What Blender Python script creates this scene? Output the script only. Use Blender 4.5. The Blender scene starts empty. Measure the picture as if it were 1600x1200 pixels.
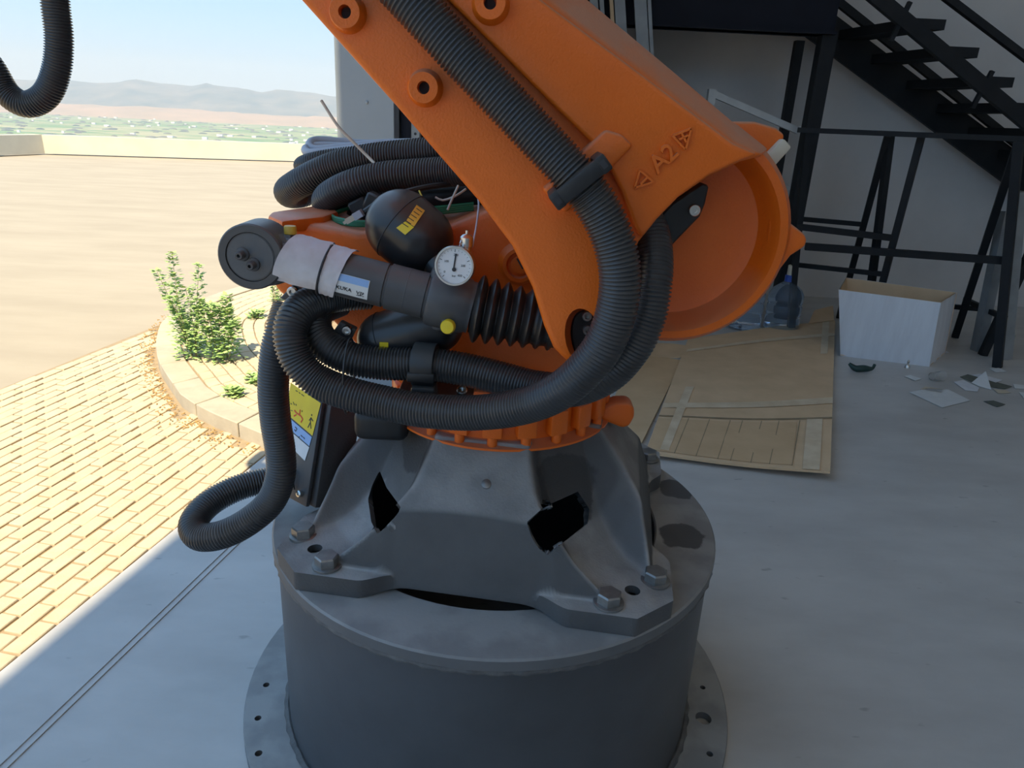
import bpy, bmesh, math, random
from mathutils import Vector, Matrix
random.seed(7)
S = bpy.context.scene
COL = S.collection

# ---------------------------------------------------------------- camera, sky, sun, exposure
CAM_H = 1.49; PITCH = math.radians(20.4); ROLL = math.radians(2.8); FPX = 1110.0
_f = Vector((0, math.cos(PITCH), -math.sin(PITCH))); _r0 = Vector((1, 0, 0)); _u0 = _r0.cross(_f)
_R = _r0 * math.cos(ROLL) + _u0 * math.sin(ROLL); _U = _u0 * math.cos(ROLL) - _r0 * math.sin(ROLL)
CAMP = Vector((0, 0, CAM_H))
cd = bpy.data.cameras.new('camera'); cam = bpy.data.objects.new('camera', cd); COL.objects.link(cam)
cd.sensor_fit = 'HORIZONTAL'; cd.sensor_width = 36.0; cd.lens = FPX / 1600 * 36.0
cd.clip_start = 0.02; cd.clip_end = 40000
cam.matrix_world = Matrix(((_R.x, _U.x, -_f.x, 0), (_R.y, _U.y, -_f.y, 0), (_R.z, _U.z, -_f.z, CAM_H), (0, 0, 0, 1)))
S.camera = cam

DOOR = Vector((0.186, 0.983, 0)).normalized()          # direction of the hangar door line
OUT = Vector((-DOOR.y, DOOR.x, 0))                     # out of the building
EDGE0 = Vector((-1.371, 1.535, 0))                     # a point on the slab edge

w = bpy.data.worlds.new('sky'); S.world = w; w.use_nodes = True
nt = w.node_tree; nt.nodes.clear()
o_ = nt.nodes.new('ShaderNodeOutputWorld'); bg = nt.nodes.new('ShaderNodeBackground')
tc = nt.nodes.new('ShaderNodeTexCoord'); sep = nt.nodes.new('ShaderNodeSeparateXYZ'); ramp = nt.nodes.new('ShaderNodeValToRGB')
nt.links.new(tc.outputs['Generated'], sep.inputs[0]); nt.links.new(sep.outputs['Z'], ramp.inputs[0])
nt.links.new(ramp.outputs[0], bg.inputs[0]); nt.links.new(bg.outputs[0], o_.inputs[0])
e = ramp.color_ramp.elements
e[0].position = 0.0; e[0].color = (0.52, 0.68, 0.80, 1)
e[1].position = 0.16; e[1].color = (0.245, 0.48, 0.80, 1)
x = e.new(0.05); x.color = (0.39, 0.61, 0.81, 1)
x = e.new(1.0); x.color = (0.28, 0.46, 0.74, 1)
bg.inputs[1].default_value = 0.93

sd = bpy.data.lights.new('sun', 'SUN'); sun = bpy.data.objects.new('sun', sd); COL.objects.link(sun)
sd.energy = 5.0; sd.angle = math.radians(0.6); sd.color = (1.0, 0.86, 0.62)
_el = math.radians(58)
_sv = (-DOOR) * math.cos(_el) + Vector((0, 0, math.sin(_el)))
sun.rotation_euler = _sv.to_track_quat('Z', 'Y').to_euler(); sun.location = (0, -5, 12)

vs = S.view_settings; vs.view_transform = 'Standard'; vs.look = 'None'; vs.gamma = 1.0
vs.exposure = 0.74; vs.use_curve_mapping = False

# ---------------------------------------------------------------- helpers
def ray(px, py): return _f + _R * ((px - 800) / FPX) - _U * ((py - 600) / FPX)
def at(px, py, Y):                                      # point of the plane y = Y
    d = ray(px, py); return CAMP + d * (Y / d.y)
def atz(px, py, z):                                     # point of the plane z = z
    d = ray(px, py); return CAMP + d * ((z - CAM_H) / d.z)

class B:
    def __init__(s): s.bm = bmesh.new()
    def verts(s, pts): return [s.bm.verts.new(p) for p in pts]
    def face(s, vs):
        try: return s.bm.faces.new(vs)
        except ValueError: return None
    def loft(s, rings, cap=True, closed=True):
        R = [s.verts(r) for r in rings]
        for a, b in zip(R, R[1:]):
            n = len(a)
            for i in range(n if closed else n - 1):
                j = (i + 1) % n; s.face([a[i], a[j], b[j], b[i]])
        if cap: s.face(R[0][::-1]); s.face(R[-1])
        return s
    def prism(s, pts, vec):
        vec = Vector(vec); return s.loft([pts, [Vector(p) + vec for p in pts]])
    def box(s, c, size, M=None):
        c = Vector(c); hx, hy, hz = [v / 2 for v in size]
        M = M or Matrix.Identity(3)
        P = lambda x, y, z: c + M @ Vector((x, y, z))
        return s.loft([[P(-hx, -hy, -hz), P(hx, -hy, -hz), P(hx, hy, -hz), P(-hx, hy, -hz)],
                       [P(-hx, -hy, hz), P(hx, -hy, hz), P(hx, hy, hz), P(-hx, hy, hz)]])
    def lathe(s, o, axis, prof, seg=32, cap=True):
        o = Vector(o); ax = Vector(axis).normalized()
        t = ax.orthogonal().normalized(); b = ax.cross(t)
        rings = [[o + ax * h + (t * math.cos(2 * math.pi * k / seg) + b * math.sin(2 * math.pi * k / seg)) * max(r, 1e-5)
                  for k in range(seg)] for r, h in prof]
        return s.loft(rings, cap)
    def cyl(s, p0, p1, r0, r1=None, seg=20):
        p0 = Vector(p0); p1 = Vector(p1); L = (p1 - p0).length
        return s.lathe(p0, p1 - p0, [(r0, 0), (r0 if r1 is None else r1, L)], seg)
    def bar(s, p0, p1, wdt, hgt=None, up=(0, 0, 1)):
        p0 = Vector(p0); p1 = Vector(p1); d = (p1 - p0).normalized(); hgt = hgt or wdt
        sd_ = d.cross(Vector(up))
        if sd_.length < 1e-4: sd_ = d.cross(Vector((0, 1, 0)))
        sd_.normalize(); u = sd_.cross(d)
        q = [sd_ * wdt / 2 + u * hgt / 2, -sd_ * wdt / 2 + u * hgt / 2, -sd_ * wdt / 2 - u * hgt / 2, sd_ * wdt / 2 - u * hgt / 2]
        return s.loft([[p0 + v for v in q], [p1 + v for v in q]])
    def tube(s, path, rad, seg=16, cap=True):
        n = len(path); fr = frames(path)
        rings = []
        for i, (p, t, a, b) in enumerate(fr):
            r = rad(i) if callable(rad) else rad
            rings.append([p + (a * math.cos(2 * math.pi * k / seg) + b * math.sin(2 * math.pi * k / seg)) * r for k in range(seg)])
        return s.loft(rings, cap)
    def bevel(s, wd, seg=2, ang=25, edges=None):
        s.bm.normal_update()
        bmesh.ops.recalc_face_normals(s.bm, faces=s.bm.faces)
        ed = edges or [e for e in s.bm.edges if len(e.link_faces) == 2 and e.calc_face_angle(0) > math.radians(ang)]
        bmesh.ops.bevel(s.bm, geom=ed, offset=wd, segments=seg, profile=0.5, affect='EDGES', clamp_overlap=True)
        return s
    def mesh(s, name, sharp=38):
        bm = s.bm; bmesh.ops.recalc_face_normals(bm, faces=bm.faces); bm.normal_update()
        th = math.radians(sharp)
        for f in bm.faces: f.smooth = True
        for e in bm.edges:
            if len(e.link_faces) != 2 or e.calc_face_angle(0) > th: e.smooth = False
        me = bpy.data.meshes.new(name); bm.to_mesh(me); bm.free(); return me

def catmull(P, step):
    P = [Vector(p) for p in P]; out = []
    Q = [P[0] * 2 - P[1]] + P + [P[-1] * 2 - P[-2]]
    dense = []
    for i in range(1, len(Q) - 2):
        a, b, c, d = Q[i - 1:i + 3]
        for k in range(40):
            t = k / 40
            dense.append(0.5 * ((2 * b) + (c - a) * t + (2 * a - 5 * b + 4 * c - d) * t * t + (3 * b - a - 3 * c + d) * t ** 3))
    dense.append(P[-1])
    out = [dense[0]]; acc = 0.0; prev = dense[0]
    for q in dense[1:]:
        seg = (q - prev).length
        while acc + seg >= step and seg > 0:
            t = (step - acc) / seg; prev = prev.lerp(q, t); out.append(prev.copy()); seg = (q - prev).length; acc = 0.0
        acc += seg; prev = q
    return out

def frames(path):
    n = len(path); T = []
    for i in range(n):
        t = path[min(i + 1, n - 1)] - path[max(i - 1, 0)]; T.append(t.normalized())
    a = T[0].orthogonal().normalized(); res = []
    for i in range(n):
        a = (a - T[i] * a.dot(T[i])).normalized(); res.append((path[i], T[i], a, T[i].cross(a)))
    return res

def link(name, me, m, parent=None):
    ob = bpy.data.objects.new(name, me); COL.objects.link(ob)
    if m is not None:
        me.materials.clear(); me.materials.append(m)
    if parent is not None:
        ob.parent = parent
        if parent.parent is None: ob.matrix_parent_inverse = Matrix.Translation(-parent.location)
    return ob
def make(name, b, m, parent=None, sharp=38): return link(name, b.mesh(name, sharp), m, parent)
def thing(name, label, cat, loc=(0, 0, 0), group=None):
    ob = bpy.data.objects.new(name, None); COL.objects.link(ob); ob.location = loc; ob.empty_display_size = 0.1
    return tag(ob, label, cat, group)
def tag(ob, label, cat, group=None):
    ob['label'] = label; ob['category'] = cat
    if group: ob['group'] = group
    return ob
def struct(ob, label=None, cat=None):
    ob['kind'] = 'structure'
    if label: ob['label'] = label
    if cat: ob['category'] = cat
    return ob
def boolean(ob, cutter, op='DIFFERENCE', sharp=45):
    md = ob.modifiers.new('cut', 'BOOLEAN'); md.operation = op; md.object = cutter; md.solver = 'EXACT'
    dg = bpy.context.evaluated_depsgraph_get(); dg.update()
    me = bpy.data.meshes.new_from_object(ob.evaluated_get(dg)); ob.modifiers.clear()
    bm = bmesh.new(); bm.from_mesh(me)
    for e in bm.edges: e.smooth = len(e.link_faces) == 2 and e.calc_face_angle(0) < math.radians(sharp)
    bm.to_mesh(me); bm.free()
    old = ob.data; ob.data = me; bpy.data.meshes.remove(old)
    bpy.data.objects.remove(cutter)
    return ob
def text_mesh(txt, size, M, depth=0.001, bev=0.0):
    cu = bpy.data.curves.new('t', 'FONT'); cu.body = txt; cu.size = size; cu.extrude = depth; cu.bevel_depth = bev
    cu.align_x = 'CENTER'; cu.align_y = 'CENTER'; cu.resolution_u = 3
    ob = bpy.data.objects.new('t', cu); COL.objects.link(ob)
    dg = bpy.context.evaluated_depsgraph_get(); dg.update()
    me = bpy.data.meshes.new_from_object(ob.evaluated_get(dg)); bpy.data.objects.remove(ob)
    me.transform(M); return me
def frame(o, xdir, normal):                              # matrix: local x along xdir, local z along normal
    z = Vector(normal).normalized(); xx = Vector(xdir); xx = (xx - z * xx.dot(z)).normalized(); y = z.cross(xx)
    return Matrix(((xx.x, y.x, z.x, o[0]), (xx.y, y.y, z.y, o[1]), (xx.z, y.z, z.z, o[2]), (0, 0, 0, 1)))

# ---------------------------------------------------------------- materials
def mat(name, c1, c2=None, scale=6.0, rough=0.6, metal=0.0, bump=0.0, bscale=60.0, spec=0.5, detail=4, dust=None, dustamt=0.0,
        spots=(), specks=0.0, dlo=0.15, dhi=0.95, stretch=(1, 1, 1), rlo=0.35, rhi=0.7, **kw):
    m = bpy.data.materials.new(name); m.use_nodes = True; n = m.node_tree; p = n.nodes['Principled BSDF']
    p.inputs['Roughness'].default_value = rough; p.inputs['Metallic'].default_value = metal
    p.inputs['Specular IOR Level'].default_value = spec
    c2 = c2 or tuple(v * 0.82 for v in c1)
    g = n.nodes.new('ShaderNodeNewGeometry'); mp = n.nodes.new('ShaderNodeMapping'); mp.inputs['Scale'].default_value = stretch
    n.links.new(g.outputs['Position'], mp.inputs[0])
    no = n.nodes.new('ShaderNodeTexNoise'); no.inputs['Scale'].default_value = scale; no.inputs['Detail'].default_value = detail
    no.inputs['Roughness'].default_value = 0.6
    n.links.new(mp.outputs[0], no.inputs['Vector'])
    r = n.nodes.new('ShaderNodeValToRGB'); r.color_ramp.elements[0].color = (*c1, 1); r.color_ramp.elements[1].color = (*c2, 1)
    r.color_ramp.elements[0].position = rlo; r.color_ramp.elements[1].position = rhi
    n.links.new(no.outputs['Fac'], r.inputs[0]); col = r.outputs[0]
    if dust:                                             # settled dust on upward faces, broken up by noise
        sp = n.nodes.new('ShaderNodeSeparateXYZ'); n.links.new(g.outputs['Normal'], sp.inputs[0])
        mr = n.nodes.new('ShaderNodeMapRange'); mr.inputs[1].default_value = dlo; mr.inputs[2].default_value = dhi
        mr.inputs[4].default_value = dustamt; n.links.new(sp.outputs['Z'], mr.inputs[0])
        n2 = n.nodes.new('ShaderNodeTexNoise'); n2.inputs['Scale'].default_value = 9; n2.inputs['Detail'].default_value = 5
        n.links.new(g.outputs['Position'], n2.inputs['Vector'])
        mu = n.nodes.new('ShaderNodeMapRange'); mu.inputs[1].default_value = 0.42; mu.inputs[2].default_value = 0.6
        mu.inputs[3].default_value = 0.6
        n.links.new(n2.outputs['Fac'], mu.inputs[0])
        ml = n.nodes.new('ShaderNodeMath'); ml.operation = 'MULTIPLY'; n.links.new(mr.outputs[0], ml.inputs[0]); n.links.new(mu.outputs[0], ml.inputs[1])
        mx = n.nodes.new('ShaderNodeMix'); mx.data_type = 'RGBA'; mx.inputs['B'].default_value = (*dust, 1)
        n.links.new(ml.outputs[0], mx.inputs['Factor']); n.links.new(col, mx.inputs['A']); col = mx.outputs['Result']
    for (sx, sy, sz, sr) in spots:                       # dark oily stains with a ragged outline
        vd = n.nodes.new('ShaderNodeVectorMath'); vd.operation = 'DISTANCE'; vd.inputs[1].default_value = (sx, sy, sz); n.links.new(g.outputs['Position'], vd.inputs[0])
        n4 = n.nodes.new('ShaderNodeTexNoise'); n4.inputs['Scale'].default_value = 16; n4.inputs['Detail'].default_value = 4; n.links.new(g.outputs['Position'], n4.inputs['Vector'])
        ma = n.nodes.new('ShaderNodeMath'); ma.operation = 'MULTIPLY_ADD'; ma.inputs[1].default_value = sr * 1.1; n.links.new(n4.outputs['Fac'], ma.inputs[0]); n.links.new(vd.outputs['Value'], ma.inputs[2])
        m4 = n.nodes.new('ShaderNodeMapRange'); m4.inputs[1].default_value = sr * 1.52; m4.inputs[2].default_value = sr * 1.62; m4.inputs[3].default_value = 0.85; m4.inputs[4].default_value = 0.0
        n.links.new(ma.outputs[0], m4.inputs[0])
        mx4 = n.nodes.new('ShaderNodeMix'); mx4.data_type = 'RGBA'; mx4.inputs['B'].default_value = (c2[0] * .6, c2[1] * .6, c2[2] * .62, 1)
        n.links.new(m4.outputs[0], mx4.inputs['Factor']); n.links.new(col, mx4.inputs['A']); col = mx4.outputs['Result']
    if specks:                                           # scattered dark spots and scuffs
        n3 = n.nodes.new('ShaderNodeTexNoise'); n3.inputs['Scale'].default_value = 11; n3.inputs['Detail'].default_value = 2
        n.links.new(mp.outputs[0], n3.inputs['Vector'])
        m3 = n.nodes.new('ShaderNodeMapRange'); m3.inputs[1].default_value = 0.70; m3.inputs[2].default_value = 0.76; m3.inputs[4].default_value = specks
        n.links.new(n3.outputs['Fac'], m3.inputs[0])
        mx3 = n.nodes.new('ShaderNodeMix'); mx3.data_type = 'RGBA'; mx3.inputs['B'].default_value = (c2[0] * .25, c2[1] * .25, c2[2] * .25, 1)
        n.links.new(m3.outputs[0], mx3.inputs['Factor']); n.links.new(col, mx3.inputs['A']); col = mx3.outputs['Result']
    n.links.new(col, p.inputs['Base Color'])
    if bump:
        nb = n.nodes.new('ShaderNodeTexNoise'); nb.inputs['Scale'].default_value = bscale; nb.inputs['Detail'].default_value = 3
        n.links.new(mp.outputs[0], nb.inputs['Vector'])
        bp = n.nodes.new('ShaderNodeBump'); bp.inputs['Strength'].default_value = bump; bp.inputs['Distance'].default_value = 0.002
        n.links.new(nb.outputs['Fac'], bp.inputs['Height']); n.links.new(bp.outputs[0], p.inputs['Normal'])
    return m
M = {}
M['orange'] = mat('orange_paint', (0.86, 0.165, 0.010), (0.80, 0.145, 0.008), 5, 0.42, bump=0.35, bscale=260, dust=(0.42, 0.30, 0.22), dustamt=0.6, dlo=0.3, dhi=0.7)
M['cast'] = mat('black_cast_paint', (0.095, 0.097, 0.100), (0.075, 0.076, 0.078), 7, 0.62, bump=0.5, bscale=180, dust=(0.48, 0.47, 0.455), dustamt=0.85, dlo=0.40, dhi=0.8, spots=[(*at(888, 768, 1.37), .085), (*at(628, 700, 1.42), .055), (*at(560, 640, 1.50), .05)])
M['steel_grey'] = mat('dusty_dark_steel', (0.14, 0.143, 0.148), (0.11, 0.112, 0.115), 5, 0.55, bump=0.15, bscale=120, dust=(0.42, 0.42, 0.41), dustamt=0.8, spots=[(*atz(1066, 838, .55), .055), (*atz(1055, 765, .55), .05)])
M['drum'] = mat('painted_drum', (0.075, 0.080, 0.088), (0.055, 0.058, 0.064), 4, 0.42, bump=0.1, bscale=90, dust=(0.25, 0.25, 0.25), dustamt=0.6)
M['weld'] = mat('weld_bead', (0.13, 0.13, 0.13), (0.08, 0.08, 0.08), 30, 0.6, bump=0.6, bscale=200)
M['hose'] = mat('black_hose', (0.050, 0.051, 0.054), (0.038, 0.039, 0.042), 8, 0.30, spec=0.6, dust=(0.16, 0.15, 0.14), dustamt=0.25)
M['black'] = mat('black_plastic', (0.022, 0.023, 0.025), (0.016, 0.017, 0.018), 10, 0.45, dust=(0.2, 0.2, 0.19), dustamt=0.3)
M['cylp'] = mat('satin_black_metal', (0.085, 0.087, 0.092), (0.07, 0.072, 0.076), 8, 0.4, dust=(0.25, 0.25, 0.24), dustamt=0.4)
M['accu'] = mat('accumulator_black', (0.022, 0.023, 0.026), (0.016, 0.017, 0.019), 6, 0.3, dust=(0.24, 0.21, 0.18), dustamt=0.5)
M['rubber'] = mat('bellows_rubber', (0.022, 0.021, 0.021), (0.03, 0.028, 0.027), 9, 0.36)
M['bolt'] = mat('zinc_bolt', (0.34, 0.34, 0.33), (0.22, 0.22, 0.22), 25, 0.42, metal=0.7)
M['chrome'] = mat('bright_metal', (0.72, 0.71, 0.68), (0.6, 0.59, 0.57), 25, 0.25, metal=1.0)
M['yellow'] = mat('yellow_plastic', (0.85, 0.66, 0.02), (0.78, 0.58, 0.02), 20, 0.4)
M['brassyellow'] = mat('yellow_cap', (0.66, 0.42, 0.05), (0.55, 0.34, 0.04), 30, 0.4)
M['white'] = mat('white_print', (0.78, 0.80, 0.80), (0.72, 0.74, 0.75), 20, 0.5)
M['paper'] = mat('crumpled_paper', (0.72, 0.70, 0.74), (0.60, 0.56, 0.56), 14, 0.75, bump=0.6, bscale=40)
M['ink'] = mat('dark_print', (0.03, 0.03, 0.035), (0.04, 0.04, 0.045), 20, 0.6)
M['red'] = mat('red_print', (0.75, 0.08, 0.02), (0.7, 0.07, 0.02), 20, 0.5)
M['bluelab'] = mat('blue_print', (0.32, 0.52, 0.86), (0.28, 0.47, 0.80), 20, 0.5)
M['orangelab'] = mat('amber_label', (0.82, 0.42, 0.06), (0.78, 0.5, 0.04), 12, 0.5)
M['green'] = mat('green_wire', (0.02, 0.22, 0.10), (0.015, 0.17, 0.08), 20, 0.45)
M['greyhose'] = mat('grey_tube', (0.48, 0.50, 0.56), (0.42, 0.44, 0.5), 10, 0.5)
M['tie'] = mat('natural_cable_tie', (0.62, 0.57, 0.47), (0.55, 0.5, 0.42), 20, 0.45)
M['cream'] = mat('cream_buffer', (0.66, 0.58, 0.44), (0.6, 0.52, 0.4), 16, 0.6)
M['floor'] = mat('grey_concrete_floor', (0.60, 0.585, 0.56), (0.48, 0.465, 0.445), 1.6, 0.38, bump=0.12, bscale=25, spec=0.4, specks=0.35, detail=8, stretch=(1, 2.2, 1))
M['wall'] = mat('grey_plaster', (0.70, 0.66, 0.62), (0.60, 0.565, 0.535), 1.2, 0.85, bump=0.15, bscale=40, detail=7)
M['ceil'] = mat('roof_sheet', (0.75, 0.75, 0.74), (0.70, 0.70, 0.70), 2, 0.7)
M['paver'] = mat('cream_paver', (0.56, 0.465, 0.325), (0.48, 0.39, 0.26), 9, 0.9, bump=0.5, bscale=120, detail=6)
M['joint'] = mat('sandy_joint', (0.36, 0.27, 0.165), (0.29, 0.21, 0.125), 20, 0.95)
M['kerb'] = mat('kerb_concrete', (0.48, 0.42, 0.315), (0.40, 0.345, 0.26), 8, 0.9, bump=0.4, bscale=90)
M['asphalt'] = mat('pale_yard', (0.38, 0.325, 0.245), (0.325, 0.275, 0.205), 0.7, 0.9, bump=0.4, bscale=80, detail=8, stretch=(1, 3, 1))
M['parapet'] = mat('parapet_concrete', (0.70, 0.62, 0.46), (0.62, 0.54, 0.40), 1.2, 0.9, detail=7)
M['plain'] = mat('farm_plain', (0.13, 0.24, 0.10), (0.38, 0.36, 0.22), 0.004, 0.95, detail=9, stretch=(1, 2.5, 1), rlo=0.42, rhi=0.62)
M['foothill'] = mat('dry_foothill', (0.42, 0.30, 0.20), (0.30, 0.24, 0.16), 0.004, 0.95, detail=8)
M['hill'] = mat('wooded_hill', (0.07, 0.10, 0.10), (0.22, 0.21, 0.18), 0.0035, 0.95, detail=9)
M['blacksteel'] = mat('black_painted_steel', (0.014, 0.015, 0.017), (0.020, 0.021, 0.023), 6, 0.6, spec=0.25)
M['navy'] = mat('dark_navy_steel', (0.008, 0.009, 0.016), (0.010, 0.012, 0.020), 4, 0.6, spec=0.2)
M['greysteel'] = mat('grey_steel', (0.34, 0.35, 0.35), (0.26, 0.27, 0.27), 6, 0.5, metal=0.3)
M['lightsteel'] = mat('light_grey_steel', (0.66, 0.66, 0.64), (0.55, 0.55, 0.53), 6, 0.55)
M['doorpanel'] = mat('grey_door_sheet', (0.40, 0.43, 0.45), (0.37, 0.40, 0.42), 3, 0.5)
M['card'] = mat('cardboard', (0.80, 0.57, 0.35), (0.70, 0.49, 0.29), 5, 0.85, bump=0.15, bscale=30, detail=5)
M['card2'] = mat('cardboard_inner', (0.72, 0.50, 0.29), (0.64, 0.43, 0.24), 5, 0.85)
M['tape'] = mat('clear_tape', (0.86, 0.70, 0.50), (0.72, 0.55, 0.36), 10, 0.5)
M['whitecard'] = mat('whitewashed_card', (0.78, 0.80, 0.84), (0.68, 0.69, 0.73), 5, 0.7, stretch=(3, 3, 0.4), detail=6)
M['leaf'] = mat('weed_leaf', (0.30, 0.48, 0.15), (0.44, 0.56, 0.20), 14, 0.7)
M['stem'] = mat('dry_stem', (0.30, 0.26, 0.12), (0.24, 0.2, 0.1), 14, 0.8)
M['drygrass'] = mat('dry_debris', (0.50, 0.30, 0.10), (0.40, 0.24, 0.08), 18, 0.9)
M['darkteal'] = mat('dark_green_plastic', (0.015, 0.05, 0.045), (0.01, 0.04, 0.035), 12, 0.4)
M['olive'] = mat('dull_olive_card', (0.14, 0.15, 0.12), (0.11, 0.12, 0.10), 12, 0.8)
M['capblue'] = mat('blue_cap', (0.04, 0.10, 0.42), (0.03, 0.08, 0.36), 12, 0.4)
def glassmat(name, col, rough=0.08, trans=0.9):
    m = mat(name, col, col, 5, rough); p = m.node_tree.nodes['Principled BSDF']
    p.inputs['Transmission Weight'].default_value = trans; p.inputs['IOR'].default_value = 1.25; return m
M['jug'] = glassmat('clear_blue_plastic', (0.62, 0.76, 0.92))
M['film'] = glassmat('clear_plastic', (0.85, 0.86, 0.86))

# ================================================================ building shell and ground
def edge_pt(u, v=0.0, z=0.0):                            # u along the door line, v outwards from the slab edge
    return EDGE0 + DOOR * u + OUT * v + Vector((0, 0, z))
def slab(pts, z0, z1):
    return B().prism([Vector((p[0], p[1], z0)) for p in pts], (0, 0, z1 - z0))
a_, b_ = edge_pt(-11), edge_pt(5.6)
fl = make('floor', slab([a_, (9.2, a_.y), (9.2, 7.05), b_], -0.25, 0.0), M['floor'])
struct(fl, 'smooth grey concrete hangar floor under the robot and cardboard', 'floor')
# door guide rail set in the floor
b = B()
for s_ in (-0.011, 0.011):
    b.bar(edge_pt(-9, -0.262 + s_, 0.0015), edge_pt(2.25, -0.262 + s_, 0.0015), 0.008, 0.004)
struct(make('trim_1', b, M['floor']), 'low double guide rail line in the floor near the door edge', 'rail')

yard = make('ground_yard', slab([(-45, -30), (8, -30), (8, 0), (12, 30), (-45, 22.5), (-45, 0)], -0.5, -0.03), M['asphalt'])
struct(yard, 'pale sunlit yard surface between pavement and parapet', 'ground')

# back wall, side wall, roof, lintel
BACKY = 6.87
def wallbox(name, c, size, lab, m='wall'):
    return struct(make(name, B().box(c, size), M[m]), lab, 'wall')
wallbox('wall_back', (4.4, BACKY + 0.1, 3.5), (9.6, 0.2, 7.0), 'grey plastered back wall behind the steel stair')
wallbox('wall_right', (9.1, -1.0, 3.5), (0.2, 15.6, 7.0), 'grey plastered side wall of the hangar')
p, q = edge_pt(2.3, -.1), edge_pt(5.5, -.1)
b = B(); b.bar(p + Vector((0, 0, 3.5)), q + Vector((0, 0, 3.5)), 0.16, 7.0)
struct(make('wall_front', b, M['wall']), 'grey front wall beside the door opening', 'wall')
p, q = edge_pt(-11, -0.1, 6.6), edge_pt(2.3, -0.1, 6.6)
b = B(); b.bar(p, q, 0.16, 0.8)
struct(make('trim_2', b, M['wall']), 'lintel over the wide door opening', 'lintel')
a_, b_ = edge_pt(-11, -0.02), edge_pt(5.7, -0.02)
struct(make('ceiling', slab([a_, (9.2, a_.y), (9.2, 7.05), b_], 7.0, 7.15), M['ceil']), 'sheet roof of the hangar', 'ceiling')
a_ = edge_pt(-8.6, -.1); wallbox('wall_rear', ((a_.x + 9.2) / 2, a_.y, 2.1), (9.2 - a_.x, .2, 4.2), 'unseen rear hangar wall behind the viewer, left open above to let in light')  # unseen wall, cut off at the top to bring more light inside

# ---------------------------------------------------------------- brick pavement outside
def asphalt_x(y): return -2.78 + 0.12 * (y - 3.5) if y > 3.2 else -2.816 + 0.05 * (y - 3.2)
bed = make('brick_pavement', slab([edge_pt(-1.2), edge_pt(1.62), (-2.3, 4.9), (-2.55, 4.9), (-2.80, 3.4), (-2.95, 0.35)], -0.2, -0.007), M['joint'])
struct(bed, 'sunlit cream brick pavement along the slab edge', 'pavement')
KERB = [Vector(p) for p in [(-1.00, 2.90, 0), (-1.136, 2.988, 0), (-1.274, 3.079, 0), (-1.441, 3.187, 0), (-1.689, 3.387, 0), (-1.881, 3.641, 0),
        (-2.084, 3.93, 0), (-2.30, 4.35, 0), (-2.47, 4.86, 0), (-2.43, 5.5, 0), (-2.17, 6.27, 0), (-1.75, 7.1, 0), (-1.2, 7.9, 0)]]
KC = Vector((-0.55, 5.0, 0))
kpath = catmull(KERB, 0.02)
def in_island(x, y, grow=0.0):
    pts = [KC + (p - KC) * (1 + grow) for p in kpath] + [Vector((1.0, 8, 0)), Vector((1.0, 2.9, 0))]
    c = False; j = len(pts) - 1
    for i in range(len(pts)):
        if (pts[i].y > y) != (pts[j].y > y) and x < (pts[j].x - pts[i].x) * (y - pts[i].y) / (pts[j].y - pts[i].y) + pts[i].x: c = not c
        j = i
    return c
def inview(P, m=60):
    v = P - CAMP; z = v.dot(_f)
    if z < 0.1: return False
    x = 800 + FPX * v.dot(_R) / z; y = 600 - FPX * v.dot(_U) / z
    return -m < x < 1600 + m and -m < y < 1200 + m
RW, RL = 0.0665, 0.138
spots = []
for k in range(0, 26):
    v = (k + 0.5) * RW + 0.004
    for i in range(-12, 30):
        u = (i + 0.5 * (k % 2)) * RL
        P = edge_pt(u, v)
        if P.x < asphalt_x(P.y) + 0.03 or in_island(P.x, P.y, 0.012) or not inview(P) or P.y > 4.75: continue
        spots.append(P)
spots.sort(key=lambda P: (P - CAMP).length)
ang = math.atan2(DOOR.y, DOOR.x)
bb = B().box((0, 0, -0.03), (RL - 0.008, RW - 0.008, 0.06)).bevel(0.003, 1)
brick_me = bb.mesh('brick'); brick_me.materials.append(M['paver'])
rest = B()
for i, P in enumerate(spots):
    dz = random.uniform(-0.003, 0.003); rz = ang + random.uniform(-0.012, 0.012)
    if i < 290:
        ob = bpy.data.objects.new('brick', brick_me); COL.objects.link(ob); ob.parent = bed
        ob.location = (P.x, P.y, dz); ob.rotation_euler = (random.uniform(-.01, .01), random.uniform(-.01, .01), rz)
    else:
        rest.box((P.x, P.y, dz - 0.02), (RL - 0.008, RW - 0.008, 0.04), Matrix.Rotation(rz, 3, 'Z'))
if len(spots) > 290:
    o = make('far_bricks', rest, M['paver'], bed); o['kind'] = 'stuff'

# ---------------------------------------------------------------- raised corner island: kerb stones and curved paver courses
ISZ = 0.065
isl_pts = [KC + (p - KC) * 0.985 for p in kpath[::3]]
isl = make('paved_island', slab([tuple(p) for p in isl_pts] + [(0.9, 7.9), (0.3, 5.6), (-0.86, 3.78)], -0.1, ISZ - 0.012), M['joint'])
struct(isl, 'raised corner island with curved paver courses and weeds', 'pavement')
def course(frac0, frac1, step, name, m, z, h, parent, start=0, gap=0.006):
    acc = 0; i = 0; out = 0
    P = kpath; n = int(step / 0.02)
    while start + i + n < len(P):
        A, C_ = P[start + i], P[start + i + n]; Bm = P[start + i + n // 2]
        g = gap / step * 0.5
        A2, C2 = A.lerp(C_, g), C_.lerp(A, g)
        pts = []
        for q, f in ((A2, frac0), (Bm, frac0), (C2, frac0), (C2, frac1), (Bm, frac1), (A2, frac1)):
            r = KC + (q - KC) * f; pts.append(Vector((r.x, r.y, z - h)))
        i += n
        c = sum(pts, Vector()) / 6
        if not inview(c, 20) or c.y > 6.6: continue
        bb = B().prism(pts, (0, 0, h)).bevel(0.004, 1, 40)
        make(name, bb, m, parent); out += 1
    return out
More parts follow.
